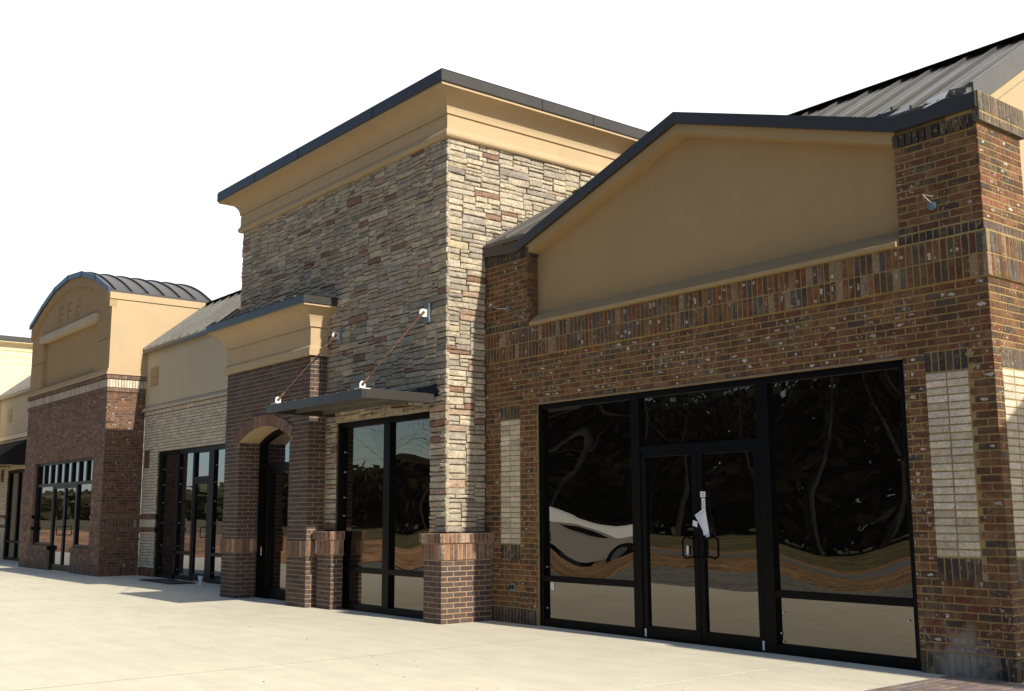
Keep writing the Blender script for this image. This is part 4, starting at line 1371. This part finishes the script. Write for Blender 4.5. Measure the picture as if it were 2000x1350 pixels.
notice('paper_scrap', 'torn white scrap of paper behind the folded notice on the door', [(-7.865, .002, 1.30), (-7.84, .002, 1.14), (-7.79, .002, 1.145), (-7.845, .002, 1.33)], yg-.0015)
notice('sticker', 'tilted white label on the door stile just above the pull handles', [(-7.995, .002, 1.245), (-7.93, .002, 1.225), (-7.92, .002, 1.285), (-7.985, .002, 1.30)], yg)
notice('sticker', 'pale torn tag seen through the loop of a door handle', [(-8.10, .002, .93), (-8.075, .002, .93), (-8.07, .002, 1.02), (-8.10, .002, 1.03)], yg+.012)
notice('sticker', 'tiny white label at the door foot beside the narrower window pane', rct(-8.748, -8.722, .02, .105), yg)
notice('sticker', 'tiny white label at the door foot beside the wide window pane', rct(-7.112, -7.088, .02, .11), yg)
notice('sticker', 'pale square label in the low pane beside the pilaster with the outlet', rct(-10.40, -10.33, .44, .54), YG+.05)

t = thing('paper_cup', 'white paper cup with grey print standing on the pavement outside the cream shop', 'cup', (-20.98, 8.87, 0))
mb = MB()
mb.tube((-20.98, 8.87, .0), (-20.98, 8.87, .17), .034, .050, n=16)
mb.tube((-20.98, 8.87, .168), (-20.98, 8.87, .18), .053, .053, n=16)
mb.build('cup', m_paper, t, smooth=False)
mb = MB()
for a in (200, 250, 300):
    ca, sa = math.cos(math.radians(a)), math.sin(math.radians(a))
    x, y = -20.98+.0455*ca, 8.87+.0455*sa
    mb.tube((x, y, .07), (x, y, .11), .006, n=5)
mb.build('printing', m_print, t)
mb = MB()      # flattened, curling cardboard used as a mat
vs, fs = [], []
nn = 16
for j in range(5):
    for i in range(nn+1):
        a, b = i/nn, j/4
        x = -23.5+a*1.95+b*.10; y = 8.52+b*.52-a*.05
        z = .012+.045*max(0, math.sin(3.1*a+.2))**2*(1-.5*b)+.012*math.sin(9*a)
        vs.append((x, y, z))
for j in range(4):
    for i in range(nn):
        k = j*(nn+1)+i
        fs.append((k, k+1, k+nn+2, k+nn+1))
mb.add(vs, fs)
mb.add([(x, y, z-.010) for x, y, z in vs], [f[::-1] for f in fs])
mb.add([v for v in vs[:nn+1]]+[(x, y, z-.010) for x, y, z in vs[:nn+1]], [(k, k+nn+1, k+nn+2, k+1) for k in range(nn)])
o = mb.build('cardboard_sheet', m_card, None, smooth=True)
o['label'] = 'flattened brown cardboard sheet lying curled on the pavement in front of the cream shop'; o['category'] = 'cardboard'

# scattered grit on the slab
mb = MB()
for k in range(90):
    x = rnd.uniform(-26, -4.8); y = rnd.uniform(max(2.4, -.25*x), 8.2 if x > -11 else 7.7)
    s_ = rnd.uniform(.003, .008)
    mb.bbox(x-s_, x+s_, y-s_*.8, y+s_*.8, -.002, s_*.8, s_*.4, rnd.choice([(.25, .17, .1), (.4, .35, .28), (.12, .09, .06)]))
o = mb.build('debris', m_paver, None)
o['kind'] = 'stuff'; o['label'] = 'grit and crumbs of mortar scattered over the pale concrete'; o['category'] = 'debris'

# white van parked on the road across the lot: the pale shape bowed in the storefront glass
VN = thing('parked_car', 'white car parked on the road across the lot, mirrored bent in the gable shop storefront', 'car', (-34, -13.2, -.18))
vx, vy, vz = -34.0, -13.2, -.18
mb = MB()
side_pts = [(-2.3, .30), (2.25, .30), (2.32, .62), (2.2, .82), (1.2, .95), (.55, 1.38), (.2, 1.45), (-.9, 1.46), (-1.3, 1.38), (-1.85, 1.0), (-2.3, .94), (-2.36, .6)]
pts = [(vx+a, vz+b) for a, b in side_pts]
mb.prism(pts, vy-.85, vy+.85)
mb.build('body', m_white, VN)
mb = MB()
for yy in (vy-.86, vy+.852):
    mb.prism([(vx-1.6, vz+1.0), (vx-.35, vz+1.0), (vx-.35, vz+1.38), (vx-1.2, vz+1.36)], yy, yy+.008)
    mb.prism([(vx-.27, vz+1.0), (vx+1.0, vz+.98), (vx+.5, vz+1.33), (vx-.27, vz+1.38)], yy, yy+.008)
mb.build('side_glass', m_black, VN)
for (dx, yy) in ((-1.45, -.87), (1.45, -.87), (-1.45, .67), (1.45, .67)):
    mb = MB()
    mb.tube((vx+dx, vy+yy, vz+.33), (vx+dx, vy+yy+.2, vz+.33), .33, n=18)
    wh = mb.build('wheel', m_black, VN)
    mb = MB()
    mb.tube((vx+dx, vy+yy-.004, vz+.33), (vx+dx, vy+yy+.204, vz+.33), .19, n=12)
    mb.build('rim', m_steel, wh)

# ------------------------------------------------------------------ what the glass reflects: trees across the lot
def grow(mb, p, d, L, r_, depth, rr):
    steps = 3 if depth > 1 else 2
    for k in range(steps):
        d2 = (d+Vector((rr.uniform(-.13, .13), rr.uniform(-.13, .13), rr.uniform(-.02, .10)))).normalized()
        q = p+d2*(L/steps)
        r1 = r_*(1-.28/steps*1.4)
        mb.tube(p, q, r_, r1, n=6 if depth > 3 else 3, cap=False)
        if depth > 0 and (k > 0 or depth < 4):
            for s_ in range(2 if depth > 1 else 3):
                az = rr.uniform(0, 2*math.pi)
                side_ = d2.orthogonal().normalized()
                side_.rotate(Quaternion(d2, az))
                nd = (d2*rr.uniform(.55, .9)+side_*rr.uniform(.5, .95)).normalized()
                grow(mb, q, nd, L*rr.uniform(.5, .68), r1*.5, depth-1, rr)
        p, d, r_ = q, d2, r1
def bare_tree_mesh(seed, h):
    rr = random.Random(seed)
    a = MB()
    grow(a, Vector((0, 0, -.3)), Vector((rr.uniform(-.05, .05), rr.uniform(-.05, .05), 1)).normalized(), h, .055+h*.003, 4, rr)
    return a
protos = []
for k, h in enumerate((11, 9.5, 12.5)):
    t = thing('bare_tree', 'bare winter tree across the lot, seen mirrored in the shop windows', 'tree', (-20, -36, -.2), 'bare trees across the lot')
    o = bare_tree_mesh(40+k, h)
    base = t.location.copy()
    o.v = [(x+base.x, y+base.y, z+base.z) for x, y, z in o.v]
    protos.append((t, o.build('branches', m_bark, t)))
spots = [(-91, -40, 1.0), (-97, -46, .8), (-84, -47, .75), (-41, -36, 1.0), (-46, -37, .95), (-53, -36, 1.05), (-33, -36, .9), (-60, -37, 1.0), (-66, -38, .9), (-72, -37, .8), (-57, -36, .9),
         (-28, -36, .8), (-44, -35, .8), (-49, -35, .85), (-120, -60, .9), (-37, -35, .85), (-78, -42, .9)]
for i, (x, y, s_) in enumerate(spots):
    t, o = protos[i % 3]
    if i >= 3:
        t2 = t.copy(); COL.objects.link(t2)
        o2 = o.copy(); COL.objects.link(o2); o2.parent = t2
        t = t2
    t.location = (x, y, -.2); t.scale = (s_, s_, s_); t.rotation_euler = (0, 0, i*1.7)
def woods(name, label, x0, x1, y0, y1, h, n, leaf, m, seed, hvar=.35, base=0):
    rr = random.Random(seed)
    mb = MB()
    ph = [rr.uniform(0, 6) for _ in range(4)]
    for k in range(n):
        x = rr.uniform(x0, x1); y = rr.uniform(y0, y1)
        top = h*(1-hvar*.5+hvar*.5*(math.sin(x*.35+ph[0])*.5+math.sin(x*.9+ph[1])*.3+math.sin(x*2.3+ph[2])*.2))
        z = base+top*rr.random()**.8
        s_ = leaf*rr.uniform(.5, 1.3)
        a = Vector((rr.uniform(-1, 1), rr.uniform(-1, 1), rr.uniform(-1, 1))).normalized()*s_
        b = a.orthogonal().normalized()*s_*rr.uniform(.4, .9)
        p = Vector((x, y, z))
        mb.add([p-a-b*.3, p+a*.2-b, p+a+b*.2, p-a*.1+b], [(0, 1, 2, 3)])
    for k in range(int((x1-x0)*.7)):
        x = rr.uniform(x0, x1); y = rr.uniform(y0, y1)
        mb.tube((x, y, -.5), (x+rr.uniform(-.6, .6), y, h*.85), .16, .05, n=4, cap=False, mi=1)
    o = mb.build(name, [m, m_bark], None)
    o['kind'] = 'stuff'; o['label'] = label; o['category'] = 'woods'
woods('woods', 'dark pine woods standing across the lot, mirrored black in the glass of the gable shop', -76, 30, -46, -36, 12.8, 62000, .42, m_leaf, 1, hvar=.5)
woods('low_woods', 'lower scrub woods farther along the road, mirrored in the tower window', -150, -74, -64, -48, 8.0, 9000, .7, m_leaf, 2)
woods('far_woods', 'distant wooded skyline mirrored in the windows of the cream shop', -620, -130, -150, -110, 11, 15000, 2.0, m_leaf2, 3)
